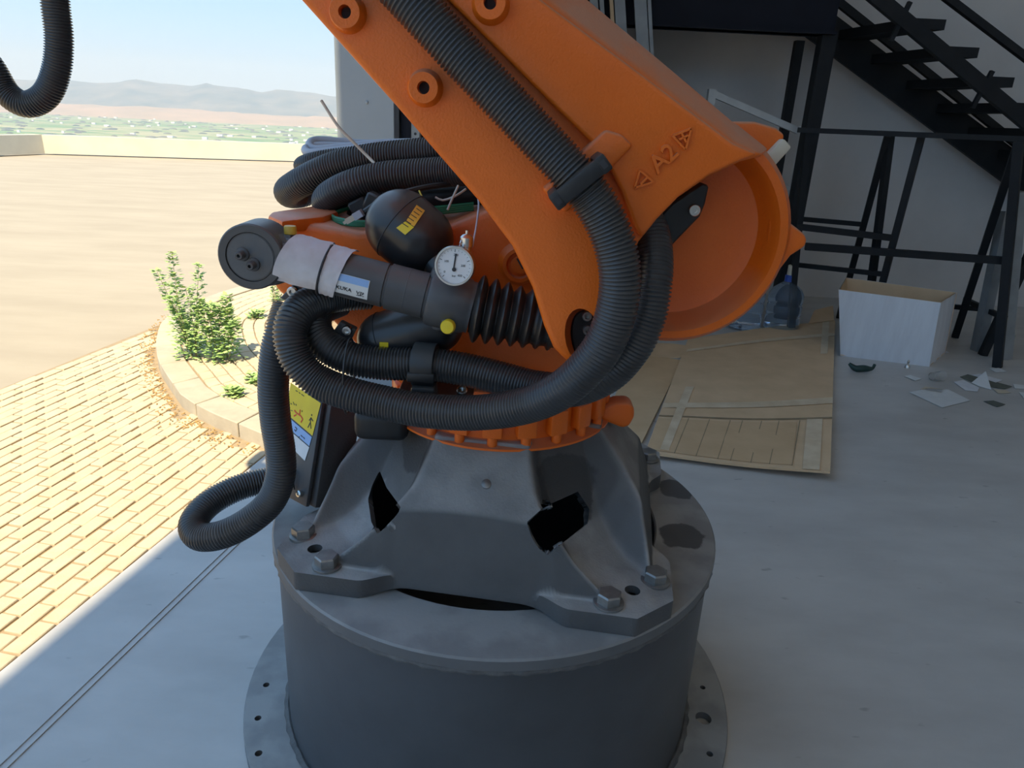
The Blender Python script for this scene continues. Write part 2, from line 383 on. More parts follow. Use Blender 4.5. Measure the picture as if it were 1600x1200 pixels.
course(1.0, 0.925, 0.36, 'kerb_stone', M['kerb'], ISZ + 0.006, 0.13, isl, 0, 0.01)
np_ = 0
for k in range(13):
    f0 = 0.918 - k * 0.040; np_ += course(f0, f0 - 0.037, 0.14 if k < 4 else 0.18, 'paver', M['paver'], ISZ, 0.04, isl, random.randint(0, 4))

# dry debris drifted along the kerb foot
b = B()
for i in range(420):
    q = random.choice(kpath[10:150]); f = 1.012 + abs(random.gauss(0, 0.028)); P = KC + (q - KC) * f
    a = random.uniform(0, 6.28); L = random.uniform(0.006, 0.02)
    b.box((P.x, P.y, random.uniform(0.001, 0.006)), (L, 0.005, 0.003), Matrix.Rotation(a, 3, 'Z') @ Matrix.Rotation(random.uniform(-.4, .4), 3, 'Y'))
o = make('dry_debris', b, M['drygrass']); o['kind'] = 'stuff'; tag(o, 'rust-coloured dry plant debris drifted along the kerb foot', 'debris')

def weed(name, label, base, stems, leafn, spread, top, group=None):
    t = thing(name, label, 'weed', base, group)
    bs, bl = B(), B()
    for (dx, dy, h, lean) in stems:
        p0 = Vector(base) + Vector((dx, dy, 0)); p1 = p0 + Vector((lean[0], lean[1], h)); mid = p0.lerp(p1, 0.5) + Vector((random.uniform(-.02, .02), random.uniform(-.02, .02), 0))
        path = catmull([p0, mid, p1], 0.02); n = len(path)
        bs.tube(path, lambda i: 0.003 * (1 - 0.7 * i / n), 5)
        for k in range(int(leafn * h / top)):
            tt = random.random() ** 0.8; q = path[min(int(tt * n), n - 1)]
            wd = spread * (1.1 - tt); a = random.uniform(0, 6.28); L = random.uniform(0.018, 0.042)
            d = Vector((math.cos(a), math.sin(a), random.uniform(-.2, .6))).normalized()
            c = q + d * random.uniform(0.005, wd); s_ = d.cross(Vector((0, 0, 1))).normalized() * L * 0.35
            bl.face(bl.verts([c, c + d * L * 0.5 + s_, c + d * L, c + d * L * 0.5 - s_]))
    make('stem', bs, M['stem'], t); o = make('foliage', bl, M['leaf'], t); o['kind'] = 'stuff'
    return t
g = 'weeds growing from the paved island'
b0 = atz(300, 558, ISZ); b1 = atz(345, 562, ISZ)
weed('weed_plant', 'tall narrow green weed at the kerb, left of the bushy one', b0,
     [(0, 0, .62, (-.06, .03)), (.02, .02, .42, (-.02, 0)), (-.02, 0, .36, (-.07, .02)), (.03, -.01, .33, (.05, .0)), (-.01, .03, .30, (-.1, .06)), (0, 0, .5, (-.2, .1)), (.02, 0, .56, (.06, .05))], 240, .08, .5, g)
weed('weed_plant', 'low bushy green weed right of the tall one on the island', b1,
     [(0, 0, .34, (-.03, 0)), (.03, .02, .30, (.03, .02)), (-.04, .0, .36, (-.06, .02)), (.05, -.01, .26, (.07, 0)), (-.02, .03, .33, (-.02, .05)), (.02, 0, .38, (.02, .08))], 260, .09, .34, g)
for (px, py, h, lab) in [(398, 497, .05, 'small grass tuft on the island beside the coiled hose'), (432, 470, .16, 'green weed at the island below the black eye of the cylinder'),
                         (363, 620, .035, 'tiny grass tuft between pavers nearest the kerb'), (400, 597, .03, 'tiny flat grass tuft beside the hanging hose')]:
    weed('grass_tuft', lab, atz(px, py, ISZ), [(random.uniform(-.03, .03), random.uniform(-.03, .03), h, (random.uniform(-.04, .04), .02)) for _ in range(6)], 26, .03, h, g)

# ---------------------------------------------------------------- parapet, plain, hills, haze
b = B()
W0, W1 = Vector((-13.35, 20.62, 0)), Vector((4.0, 25.8, 0)); wd = Vector((-0.08, 0.26, 0))
def wallseg(p, q, n, h): b.loft([[p, q, q + n, p + n], [v + Vector((0, 0, h)) for v in (p, q, q + n, p + n)]])
wallseg(W0, W1, wd, 0.50)
W2 = Vector((-13.62, 19.1, 0)); wallseg(W2, W0, Vector((-0.26, 0.03, 0)), 0.50); wallseg(Vector((-22, 16.9, 0)), W2 + Vector((0, 0.001, 0)), wd, 0.50)
struct(make('wall_parapet', b, M['parapet']), 'low sunlit concrete parapet wall at the far edge of the yard', 'wall')
def terrain(name, x0, x1, y0, y1, nx, ny, hf, m):
    b = B(); G = [[b.bm.verts.new((x0 + (x1 - x0) * i / nx, y0 + (y1 - y0) * j / ny, hf(i / nx, j / ny))) for i in range(nx + 1)] for j in range(ny + 1)]
    for j in range(ny):
        for i in range(nx): b.face([G[j][i], G[j][i + 1], G[j + 1][i + 1], G[j + 1][i]])
    return make(name, b, m, sharp=180)
struct(terrain('ground_plain', -16000, 10000, 32, 9000, 40, 40, lambda u, v: -100, M['plain']), 'hazy green farm plain far below the yard', 'landscape')
def nz(u, s, seed):
    r = random.Random(seed); a = [(r.uniform(0, 6.28), r.uniform(.6, 1.4)) for _ in range(7)]
    return sum(math.sin(u * s * (1.9 ** k) * f + ph) / (1.6 ** k) for k, (ph, f) in enumerate(a)) / 2.2
struct(terrain('hill_foothills', -15000, 9000, 4600, 6600, 260, 14,
    lambda u, v: -101 + (math.sin(math.pi * v) ** 1.2) * (62 + 26 * nz(u, 40, 3) + 12 * nz(u + v * .3, 150, 5)), M['foothill']), 'dry pinkish foothills across the plain', 'hills')
struct(terrain('hill_ridge', -17000, 9000, 7000, 10500, 300, 16,
    lambda u, v: -101 + (math.sin(math.pi * min(v * 1.1, 1)) ** 0.9) * (258 + 30 * nz(u, 22, 11) + 46 * nz(u + v * .06, 160, 13) + 24 * math.sin(3.5 * u + .4)), M['hill']), 'long blue mountain ridge on the horizon', 'hills')
b = B()
for i in range(110):
    y = random.uniform(1300, 4600); x = -y * random.uniform(0.15, 0.85); s_ = random.uniform(4, 12)
    b.box((x, y, -98), (s_ * 1.6, s_, random.uniform(5, 12)))
o = make('village_houses', b, M['white']); o['kind'] = 'stuff'; tag(o, 'tiny pale houses scattered over the far plain', 'village')
b = B()
for i in range(420):
    y = random.uniform(900, 4600); x = -y * random.uniform(0.15, 0.85); s_ = random.uniform(6, 26)
    b.lathe((x, y, -101), (0, 0, 1), [(s_, 0), (s_ * .8, 3), (s_ * .3, 5)], 7)
o = make('tree_clumps', b, M['hill']); o['kind'] = 'stuff'; tag(o, 'dark green tree clumps across the far plain', 'trees')
hz = B().box((-3000, 6060, 240), (24000, 11900, 720))
hm = bpy.data.materials.new('haze'); hm.use_nodes = True; n = hm.node_tree; n.nodes.clear()
vo = n.nodes.new('ShaderNodeOutputMaterial'); sc = n.nodes.new('ShaderNodeVolumeScatter'); sc.inputs['Color'].default_value = (0.70, 0.86, 1.0, 1); sc.inputs['Density'].default_value = 1.5e-4
n.links.new(sc.outputs[0], vo.inputs['Volume'])
o = make('haze', hz, hm); o['kind'] = 'stuff'; tag(o, 'pale summer haze lying over the far plain and hills', 'haze')

# ================================================================ things at the back of the hangar
def P2(px, py, Y): return at(px, py, Y)
# folded door leaf at the end of the opening
DY = 3.75
xl, xr = at(524, 140, DY).x, at(616, 200, DY).x
t = thing('folding_door', 'pale grey folded hangar door leaf behind the coiled hoses', 'door', (xl + .15, DY, 0))
make('door_leaf', B().box(((xl + xr) / 2, DY + .03, 2.36), (xr - xl, .05, 4.66)).bevel(.004, 1), M['doorpanel'], t)
make('rivet', B().lathe(at(573, 160, DY + .004), (0, -1, 0), [(.009, 0), (.007, .004), (.002, .006)], 12), M['doorpanel'], t)
make('rubber_seal', B().box((xr + .012, DY + .03, 2.36), (.022, .05, 4.66)), M['ink'], t)
make('side_channel', B().box((xr + .052, DY + .045, 2.36), (.05, .03, 4.66)), M['navy'], t)
b = B().box((xr + .10, DY + .05, 2.36), (.042, .03, 4.66))
make('slotted_rail', b, M['greysteel'], t)
b = B()
for k in range(90):
    b.cyl((xr + .10, DY + .0345, .15 + k * .05), (xr + .10, DY + .036, .15 + k * .05), .007, seg=8)
make('slot_hole', b, M['ink'], t)['kind'] = 'stuff'
make('door_leaf', B().box((xr + .32, DY + .12, 2.36), (.40, .05, 4.66)).bevel(.004, 1), M['navy'], t)

# steel profiles leaning against the back wall
lab = ['wide grey steel profile leaning on the back wall, nearest the beam', 'narrow grey steel strip right of the widest leaning profile', 'middle grey steel profile leaning above the orange arm',
       'thin tan timber batten leaning between the steel profiles', 'leftmost grey steel profile leaning above the orange arm', 'thin grey steel strip between the leftmost profile and the batten']
for (x0, wpx, mm, L), lb in zip([(1001, 17, 'greysteel', 3.6), (1015, 5, 'greysteel', 3.5), (969, 15, 'greysteel', 3.6), (956, 5, 'card', 2.95), (929, 11, 'greysteel', 3.6), (941, 6, 'greysteel', 3.6)], lab):
    p = at(x0, 20, 5.72); d = Vector((0.16, -0.07, -1))
    p0 = p + d * p.z; p1 = p - d * (L - p.z)
    o = make('leaning_profile', B().bar(p0, p1, wpx * 5.6 / FPX, .03, (0, 1, 0)), M[mm]); tag(o, lb, 'profile', 'profiles leaning on the back wall')

# mezzanine beam and its posts
t = thing('mezzanine_beam', 'dark navy mezzanine edge beam along the top of the back wall', 'beam', (2.0, 6.0, 2.2))
zb = at(1150, 47, 5.9).z
bx0, bx1 = -.35, at(1302, 30, 5.98).x; bc, bw = (bx0 + bx1) / 2, bx1 - bx0
make('beam_web', B().box((bc, 5.98, zb + .45), (bw, .12, .9)), M['navy'], t)
make('beam_flange', B().box((bc, 5.98, zb + .01), (bw, .24, .02)), M['navy'], t)
make('deck_underside', B().box((bc, 6.45, zb + .5), (bw, .8, .06)), M['navy'], t)
def post(px0, py0, px1, Y, wd, lab):
    p = at(px0, py0, Y); 
    o = make('steel_post', B().box((p.x, Y, (zb + .02) / 2), (wd, wd, zb + .02)), M['blacksteel']); tag(o, lab, 'post')
post(1299, 22, 1240, 5.98, .11, 'thick black steel post under the mezzanine beam end')
post(1243, 100, 1228, 6.55, .07, 'thinner black steel post beside the back wall')

# stair
t = thing('steel_stair', 'black steel staircase descending along the back wall', 'staircase', (4.2, 6.3, 0))
YF, YN = 6.70, 5.85
def line_bar(name, a, b_, Y, wd, hgt, ext=0.4, m='blacksteel'):
    p, q = at(*a, Y), at(*b_, Y); d = (q - p); p2 = p - d * .35; q2 = q + d * ext
    if q2.z < 0.02: q2 = p + d * ((p.z - .02) / (p.z - q.z))
    make(name, B().bar(p2, q2, wd, hgt), M[m], t); return p2, q2
fa, fb = line_bar('stringer', (1310, 62), (1570, 256), YF, .05, .25, 1.2)
na, nb_ = line_bar('stringer', (1382, 6), (1600, 188), YN, .05, .10, 1.2)
line_bar('handrail', (1316, 8), (1597, 232), YF - .05, .05, .06, .6)
line_bar('handrail', (1484, 0), (1600, 88), YN, .05, .05, 1.0)
for (l, r) in [((1312, 62), (1428, 46)), ((1365, 100), (1480, 94)), ((1412, 140), (1538, 135)), ((1460, 176), (1590, 178)), ((1510, 212), (1640, 222)), ((1545, 246), (1690, 266))]:
    p = at(*l, YF); zz = p.z; qx = at(r[0], r[1], YN)
    xx = p.x
    # tread spans the two stringers at one height
    pn = na + (nb_ - na) * ((zz - na.z) / (nb_.z - na.z))
    pf = fa + (fb - fa) * ((zz - fa.z) / (fb.z - fa.z))
    make('tread', B().prism([Vector((pf.x - .02, YF, zz)), Vector((pf.x + .22, YF, zz)), Vector((pn.x + .22, YN, zz)), Vector((pn.x - .02, YN, zz))], (0, 0, .07)), M['blacksteel'], t)
for px, py in ((1402, 36), (1530, 142)):
    p = at(px, py, YN); make('baluster', B().bar(p - Vector((0.02, 0, .12)), p + Vector((0.06, 0, .14)), .03), M['blacksteel'], t)

# black trestle frame in front of the wall
t = thing('trestle_frame', 'long black steel trestle frame standing before the grey wall', 'frame', (3.0, 5.2, 0))
def fb_(name, a, Ya, c, Yc, wd=.045): make(name, B().bar(at(*a, Ya), at(*c, Yc), wd), M['blacksteel'], t)
fl_ = atz(1558, 574, 0); f2 = atz(1492, 527, 0)
tp = at(1592, 222, 5.0)
fb_('top_rail', (1246, 203), 5.55, (1640, 219), 4.95, .035)
make('leg', B().bar(fl_, tp, .055), M['blacksteel'], t); make('leg', B().bar(f2, tp + Vector((.03, .05, 0)), .05), M['blacksteel'], t)
make('leg', B().bar(atz(1535, 555, 0) , at(1640, 330, 5.1), .05), M['blacksteel'], t)
for (a, c, Ya, Yc) in [((1387, 212), (1326, 439), 5.40, 5.9), ((1391, 212), (1362, 439), 5.42, 5.45), ((1440, 212), (1379, 442), 5.33, 5.35)]:
    p, q = at(*a, Ya), at(*c, Yc); d = q - p; make('leg', B().bar(p, p + d * (p.z / -d.z), .045), M['blacksteel'], t)
fb_('cross_rail', (1250, 342), 5.8, (1352, 351), 5.7, .035); fb_('cross_rail', (1245, 354), 5.5, (1396, 372), 5.35)
fb_('cross_rail', (1258, 385), 5.3, (1580, 408), 4.95, .05); fb_('cross_rail', (1238, 413), 5.8, (1376, 428), 5.4, .035)
fb_('cross_rail', (1476, 478), 5.55, (1545, 484), 5.6, .035); fb_('cross_rail', (1508, 468), 5.75, (1570, 497), 4.98, .035)
p = at(1262, 205, 5.55); q = at(1238, 460, 5.55); d = q - p; make('leg', B().bar(p, p + d * (p.z / -d.z), .045), M['blacksteel'], t)

t = thing('grey_stand', 'light grey tube stand with white tape at its corner, right of the arm', 'stand', (2.2, 5.0, 0))
c = at(1246, 204, 6.2); b = B().bar(at(1108, 144, 6.2), c, .05); make('sloping_tube', b, M['lightsteel'], t)
make('end_plate', B().box(at(1111, 152, 6.2), (.06, .06, .12)), M['lightsteel'], t)
c = at(1258, 204, 6.2); pb = at(1230, 345, 6.2); d = pb - c; make('upright_tube', B().bar(c, c + d * (c.z / -d.z), .055), M['lightsteel'], t)
fp = at(1222, 293, 6.2); make('short_arm', B().bar(fp, at(1240, 294, 6.2), .03), M['lightsteel'], t)
b = B()
for k in range(26):
    a = random.uniform(0, 6.28); r = random.uniform(.02, .045); cc = c + Vector((random.uniform(-.05, .03), -.03, random.uniform(-.02, .03)))
    b.box(cc + Vector((math.cos(a) * .015, -.01, math.sin(a) * .015)), (r, .012, .012), Matrix.Rotation(a, 3, 'Y'))
make('tape_wrap', b, M['white'], t)

# grey easel legs at the right edge
t = thing('grey_easel', 'pale grey leg frame behind the black trestle at the right edge', 'frame', (4.1, 5.9, 0))
p = atz(1527, 548, 0); make('leg', B().bar(p, at(1572, 330, p.y + .1), .07), M['greysteel'], t)
p = atz(1568, 560, 0); make('leg', B().bar(p, at(1590, 300, p.y), .08), M['greysteel'], t)
make('stretcher', B().bar(at(1532, 505, 5.6), at(1580, 530, 5.3), .06), M['greysteel'], t)

# white carton
t = thing('carton', 'open whitewashed cardboard carton before the black trestle', 'carton', (2.7, 5.1, 0))
A = atz(1313, 556, 0); Bq = atz(1452, 573, 0); Yt = A.y
C4 = Bq + Vector((.31, .36, 0)); D4 = A + Vector((.235, .44, 0))
hA = at(1306, 452, A.y).z; hB = at(1464, 472, Bq.y).z
splay = 1.045; cc = (A + Bq + C4 + D4) / 4
def topv(p, h): r = cc + (p - cc) * splay; return Vector((r.x - (.095 if p is A or p is D4 else .05), r.y, h))   # the soft carton leans over
ring0 = [A, Bq, C4, D4]; hs = [hA, hB, hB + .0, hA + .0]
ring1 = [topv(p, h) for p, h in zip(ring0, hs)]
for i in range(4):
    j = (i + 1) % 4; p, q, r, s_ = ring0[i], ring0[j], ring1[j], ring1[i]
    nrm = (q - p).cross(s_ - p).normalized(); off = -nrm * .004
    N = 6; b = B(); gr = [[p.lerp(q, k / N).lerp(s_.lerp(r, k / N), m / 4) + nrm * (.012 * math.sin(math.pi * k / N) * math.sin(math.pi * m / 4) + random.uniform(-.002, .002)) for k in range(N + 1)] for m in range(5)]
    for sgn, o2, mm, nm in ((1, Vector(), 'whitecard', 'side_panel'), (-1, -nrm * .007, 'card', 'inner_liner')):
        b = B(); V = [[b.bm.verts.new(v + o2) for v in row] for row in gr]
        for m_ in range(4):
            for k in range(N): b.face([V[m_][k], V[m_][k + 1], V[m_ + 1][k + 1], V[m_ + 1][k]])
        make(nm, b, M[mm], t)
make('bottom_panel', B().prism([v + Vector((0, 0, .004)) for v in ring0], (0, 0, .006)), M['card'], t)

# water jugs
def jug(px, py, label):
    p = atz(px, py, 0); t = thing('water_jug', label, 'jug', p, 'big water jugs on the floor')
    R_ = .135
    make('body', B().lathe(p, (0, 0, 1), [(.10, .002), (R_, .02), (R_, .10), (R_ - .008, .115), (R_, .13), (R_, .20), (R_ - .008, .215), (R_, .23), (R_, .29), (.11, .335), (.06, .375), (.03, .40), (.028, .43)], 32), M['jug'], t)
    make('cap', B().lathe(p, (0, 0, 1), [(.036, .395), (.036, .44), (.030, .447)], 20), M['capblue'], t)
    make('neck_cover', B().lathe(p, (0, 0, 1), [(.026, .447), (.026, .52), (.02, .525)], 16), M['cream'], t)
jug(1219, 515, 'clear water jug with blue cap behind the cardboard, right one'); jug(1160, 512, 'clear water jug half hidden behind the orange hub, left one')

# flattened cardboard on the floor
def sheet(name, label, corners, zs, m, th=.008, wav=.006):
    C4_ = [atz(px, py, z) for (px, py), z in zip(corners, zs)]
    t = thing(name, label, 'cardboard', (C4_[0].x, C4_[0].y, 0))
    N = 12; top, bot = [], []
    b = B()
    for j in range(N + 1):
        rt, rb = [], []
        for i in range(N + 1):
            u, v = i / N, j / N
            P = C4_[0].lerp(C4_[1], u).lerp(C4_[3].lerp(C4_[2], u), v)
            P = P + Vector((0, 0, wav * math.sin(5 * u + 2) * math.sin(4 * v + 1)))
            if P.z < th + .001: P.z = th + .001
            rt.append(b.bm.verts.new(P)); rb.append(b.bm.verts.new(P - Vector((0, 0, th))))
        top.append(rt); bot.append(rb)
    for j in range(N):
        for i in range(N):
            b.face([top[j][i], top[j][i + 1], top[j + 1][i + 1], top[j + 1][i]]); b.face([bot[j][i], bot[j + 1][i], bot[j + 1][i + 1], bot[j][i + 1]])
    for k in range(N):
        for (T_, a, c) in (((0, k), (0, k + 1), None), ((N, k), (N, k + 1), None), ((k, 0), (k + 1, 0), None), ((k, N), (k + 1, N), None)):
            b.face([top[T_[0]][T_[1]], top[a[0]][a[1]], bot[a[0]][a[1]], bot[T_[0]][T_[1]]])
    make('board', b, m, t)
    def on(u, v, dz=.003):
        P = C4_[0].lerp(C4_[1], u).lerp(C4_[3].lerp(C4_[2], u), v); return P + Vector((0, 0, wav * math.sin(5 * u + 2) * math.sin(4 * v + 1) + dz))
    return t, on
t, on = sheet('cardboard_sheet', 'brown cardboard flap lying left of the big flattened carton', [(930, 700), (1002, 694), (1066, 562), (985, 555)], [.01, .012, .012, .01], M['card2'])
t, on = sheet('cardboard_sheet', 'narrow cardboard strip under the orange hub', [(1000, 556), (1072, 558), (1080, 540), (1010, 535)], [.012] * 4, M['card'])
t, on = sheet('cardboard_sheet', 'big flattened brown cardboard carton on the floor right of the robot', [(1008, 708), (1297, 738), (1305, 500), (1075, 528)], [.03, .05, .03, .02], M['card'], .012, .008)
def strip(name, m, u0, v0, u1, v1, wd, dz=.004):
    b = B(); L = []; N = 10
    for k in range(N + 1):
        a = k / N; u, v = u0 + (u1 - u0) * a, v0 + (v1 - v0) * a
        du, dv = (u1 - u0), (v1 - v0); l = math.hypot(du, dv); nu, nv = -dv / l * wd / 2, du / l * wd / 2
        L.append((b.bm.verts.new(on(u + nu, v + nv, dz)), b.bm.verts.new(on(u - nu, v - nv, dz))))
    for p, q in zip(L, L[1:]): b.face([p[0], q[0], q[1], p[1]])
    make(name, b, m, t)
strip('tape_strip', M['tape'], .0, .30, 1, .32, .035); strip('tape_strip', M['tape'], .02, .84, 1, .84, .03)
strip('tape_strip', M['tape'], .90, 0, .90, .22, .09); strip('tape_strip', M['tape'], .10, .02, .12, .45, .05)
strip('tape_strip', M['tape'], .93, .66, .93, .99, .05)
strip('fold_crease', M['joint'], 0, .225, 1, .225, .008, .003)
for u in (.16, .28, .40, .47, .58, .68, .80): strip('fold_crease', M['joint'], u, .01, u + .015, .215, .005, .003)
strip('bottom_flap', M['card2'], .005, .11, .80, .11, .195, .0025)
b = B(); L = [on(.80, .985, .004), on(.99, .995, .004), on(.97, 1.10, .06), on(.83, 1.08, .05)]
b.prism(L, (0, 0, .006)); make('lifted_flap', b, M['card'], t)

# scraps of paper and litter
def scrap(name, label, pts, m, cat='paper', lift=0.0, group=None):
    P = [atz(px, py, .004) for px, py in pts]
    if lift:
        P[0] = P[0] + Vector((0, 0, lift))
    o = make(name, B().prism(P, (0, 0, .0015)), M[m]); tag(o, label, cat, group)
g = 'paper scraps on the hangar floor'
for pts, lb, m, lf in [
    ([(1421, 613), (1472, 637), (1516, 626), (1482, 609), (1450, 607)], 'largest white paper sheet on the floor below the litter pile', 'white', 0),
    ([(1438, 609), (1470, 614), (1478, 609), (1445, 604)], 'cream paper scrap lying on the largest white sheet', 'cream', 0),
    ([(1413, 588), (1422, 586), (1440, 592), (1430, 595)], 'small white paper scrap right of the teal clip', 'white', 0),
    ([(1490, 597), (1505, 594), (1530, 606), (1527, 612), (1508, 610)], 'off-white torn paper under the folded white sheet', 'whitecard', 0),
    ([(1537, 591), (1518, 598), (1530, 604), (1549, 609)], 'upright folded white paper in the litter pile', 'white', .05),
    ([(1518, 586), (1530, 584), (1566, 594), (1556, 598)], 'grey-white paper behind the folded white sheet', 'whitecard', 0),
    ([(1546, 576), (1562, 575), (1573, 581), (1556, 582)], 'white paper scrap at the trestle foot', 'white', 0),
    ([(1552, 608), (1572, 610), (1580, 614), (1560, 615)], 'thin cream paper strip right of the litter pile', 'cream', 0),
    ([(1583, 600), (1600, 602), (1604, 608), (1586, 607)], 'white paper scrap at the right edge, upper one', 'white', 0),
    ([(1592, 613), (1606, 614), (1606, 630)], 'white paper corner at the right edge, lower one', 'white', 0),
    ([(1465, 546), (1474, 546), (1483, 551), (1473, 552)], 'tiny paper scrap right of the white carton', 'whitecard', 0)]:
    scrap('paper_scrap', lb, pts, m, 'paper', lf, g)
scrap('card_scrap', 'small dull olive card lying alone right of the largest sheet', [(1537, 627), (1552, 626), (1571, 632), (1558, 636)], 'olive', 'card')
scrap('card_scrap', 'dull olive card strip behind the folded white paper', [(1500, 589), (1512, 585), (1582, 604), (1570, 608), (1530, 602)], 'olive', 'card')
p = atz(1345, 580, 0); path = catmull([p + Vector((-.09, 0, .05)), p + Vector((-.05, -.02, .025)), p + Vector((.0, -.03, .03)), p + Vector((.06, -.02, .03)), p + Vector((.085, .0, .06))], .01)
n_ = len(path); o = make('plastic_clip', B().tube(path, lambda i: .010 + .014 * math.sin(math.pi * min(i / n_ * 1.2, 1)), 10), M['darkteal']); tag(o, 'dark teal plastic clip on the floor before the carton', 'clip')
p = atz(1463, 596, 0); o = make('plastic_cup', B().lathe(p + Vector((-.04, 0, .034)), (1, .25, 0), [(.026, 0), (.034, .09), (.033, .09), (.025, .003)], 20, False), M['film']); tag(o, 'clear plastic cup lying beside the paper litter', 'cup')
p = atz(1417, 575, 0); o = make('foil_scrap', B().lathe(p, (0, 0, 1), [(.02, 0), (.016, .02), (.006, .03), (.009, .05), (.002, .06)], 8), M['chrome']); tag(o, 'small shiny foil piece at the carton corner', 'foil')

# ================================================================ pedestal
RC = Vector((-0.025, 1.605, 0)); PT = 0.55; UPZ = Vector((0, 0, 1))
ped = thing('robot_pedestal', 'dark round steel pedestal drum bolted under the robot base', 'pedestal', RC)
make('drum', B().lathe(RC, UPZ, [(.540, .02), (.540, PT - .028)], 96, False), M['drum'], ped)
o = make('top_plate', B().loft([[RC + Vector((math.cos(a) * r, math.sin(a) * r, z)) for a in [2 * math.pi * k / 96 for k in range(96)]]
        for r, z in ((.404, PT - .03), (.546, PT - .03), (.550, PT - .026), (.550, PT - .004), (.546, PT), (.408, PT), (.404, PT - .004), (.404, PT - .03))], False), M['steel_grey'], ped)
def bead(z, r, th, n=260):
    rnd = random.Random(3)
    path = [RC + Vector((math.cos(2 * math.pi * k / n) * (r + rnd.uniform(-.0012, .0012)), math.sin(2 * math.pi * k / n) * r, z + rnd.uniform(-.001, .001))) for k in range(n + 1)]
    return B().tube(path, lambda i: th * (1 + .18 * math.sin(i * 1.7)), 8)
make('weld_bead', bead(PT - .034, .542, .0075), M['weld'], ped)
make('weld_bead', bead(.026, .544, .010), M['weld'], ped)
fg = B().loft([[RC + Vector((math.cos(a) * r, math.sin(a) * r, z)) for a in [2 * math.pi * k / 96 for k in range(96)]]
        for r, z in ((.50, .001), (.655, .001), (.655, .020), (.653, .022), (.50, .022), (.50, .001))], False)
fo = make('floor_flange', fg, M['steel_grey'], ped)
cut = B()
a0 = [(atz(416, 1070, .022), .0085), (atz(403, 1122, .022), .0085), (atz(404, 1177, .022), .009), (atz(1098, 1074, .022), .0075), (atz(1099, 1122, .022), .021), (atz(1109, 1178, .022), .0085)]
for P, r in a0: cut.cyl(P - UPZ * .05, P + UPZ * .03, r, seg=20)
for k in range(10):
    a = math.radians(20 + k * 14.5); P = RC + Vector((math.cos(a), math.sin(a), 0)) * .60; cut.cyl(P - UPZ * .03, P + UPZ * .05, .009, seg=14)
boolean(fo, make('cutter', cut, None))

# ================================================================ robot
rob = thing('industrial_robot', 'orange and black industrial robot arm bolted on the round pedestal', 'robot', (RC.x, RC.y, PT))
# ---- base casting: one surface swept from the neck down to four bolted feet
BR_ = math.radians(-7.8)
def toworld(x, y, z): c, s = math.cos(BR_), math.sin(BR_); return Vector((RC.x + x * c - y * s, RC.y + x * s + y * c, PT + z))
def interp(t, P):
    if t <= P[0][0]: return P[0][1]
    for (a, va), (c, vc) in zip(P, P[1:]):
        if t <= c: return va + (vc - va) * (t - a) / (c - a)
    return P[-1][1]
def smin(a, c, k=.02):
    h = max(k - abs(a - c), 0) / k; return min(a, c) - h * h * k * .25
FZ = .044
RAMP = [(.22, .30), (.265, .20), (.31, .120), (.36, .075), (.41, .052), (.6, FZ)]
def outline(phi):
    fs = (phi + math.pi / 4) % (math.pi / 2) - math.pi / 4           # from the middle of a side
    fc = phi % (math.pi / 2) - math.pi / 4                            # from a corner
    r = .45
    for _ in range(6):
        tg = abs(r * math.sin(fs)); q = min(max((tg - .15) / .07, 0), 1); q = q * q * (3 - 2 * q)
        r = (.392 + .032 * q) / math.cos(fs)
    return min(r, .548 / math.cos(fc))
def height(x, y):
    r = math.hypot(x, y); a = max(abs(x), abs(y)); s = (abs(x) + abs(y)) / math.sqrt(2); t = abs(abs(x) - abs(y)) / math.sqrt(2)
    h = smin(.302 - max(.82 * a + .18 * r - .245, 0) * 1.2, .185 - (a - .345) * 3.5, .006)
    v = interp(s, RAMP) + 1.55 * max(0, t - .062)
    h = smin(h, v, .016)
    if s > .36 and t < .17: h = max(h, FZ)
    return max(h, .022)
NA, NR = 400, 84
b = B(); rows = []
for j in range(NR + 1):
    row = []
    for i in range(NA):
        ph = 2 * math.pi * i / NA; R1 = outline(ph); r = .205 + (R1 - .205) * (j / NR)
        x, y = r * math.cos(ph), r * math.sin(ph); row.append([x, y, height(x, y)])
    rows.append(row)
for _ in range(3):
    nz_ = [[rows[j][i][2] for i in range(NA)] for j in range(NR + 1)]
    for j in range(1, NR):
        for i in range(NA):
            rows[j][i][2] = .4 * nz_[j][i] + .15 * (nz_[j - 1][i] + nz_[j + 1][i] + nz_[j][i - 1] + nz_[j][(i + 1) % NA])
skirt = []
for i in range(NA):
    ph = 2 * math.pi * i / NA; x, y, z = rows[-1][i]; fc = abs(ph % (math.pi / 2) - math.pi / 4)
    q = min(max((fc - .30) / .2, 0), 1); skirt.append([x, y, .001 + .016 * q * q * (3 - 2 * q)])
rings = [[toworld(*v) for v in row] for row in rows] + [[toworld(*v) for v in skirt]]
b.loft(rings, False)
base = make('base_frame', b, M['cast'], rob, 50)
W1_ = [(593, 735), (604, 762), (626, 792), (622, 803), (590, 836), (580, 815), (575, 780), (582, 757)]
W2_ = [(823, 816), (850, 792), (903, 768), (921, 795), (918, 818), (856, 867), (842, 858), (830, 838)]
def to_px(P):
    v = P - CAMP; z = v.dot(_f); return 800 + FPX * v.dot(_R) / z, 600 - FPX * v.dot(_U) / z
def inside(x, y, poly):
    c = False; j = len(poly) - 1
    for i in range(len(poly)):
        if (poly[i][1] > y) != (poly[j][1] > y) and x < (poly[j][0] - poly[i][0]) * (y - poly[i][1]) / (poly[j][1] - poly[i][1]) + poly[i][0]: c = not c
        j = i
    return c
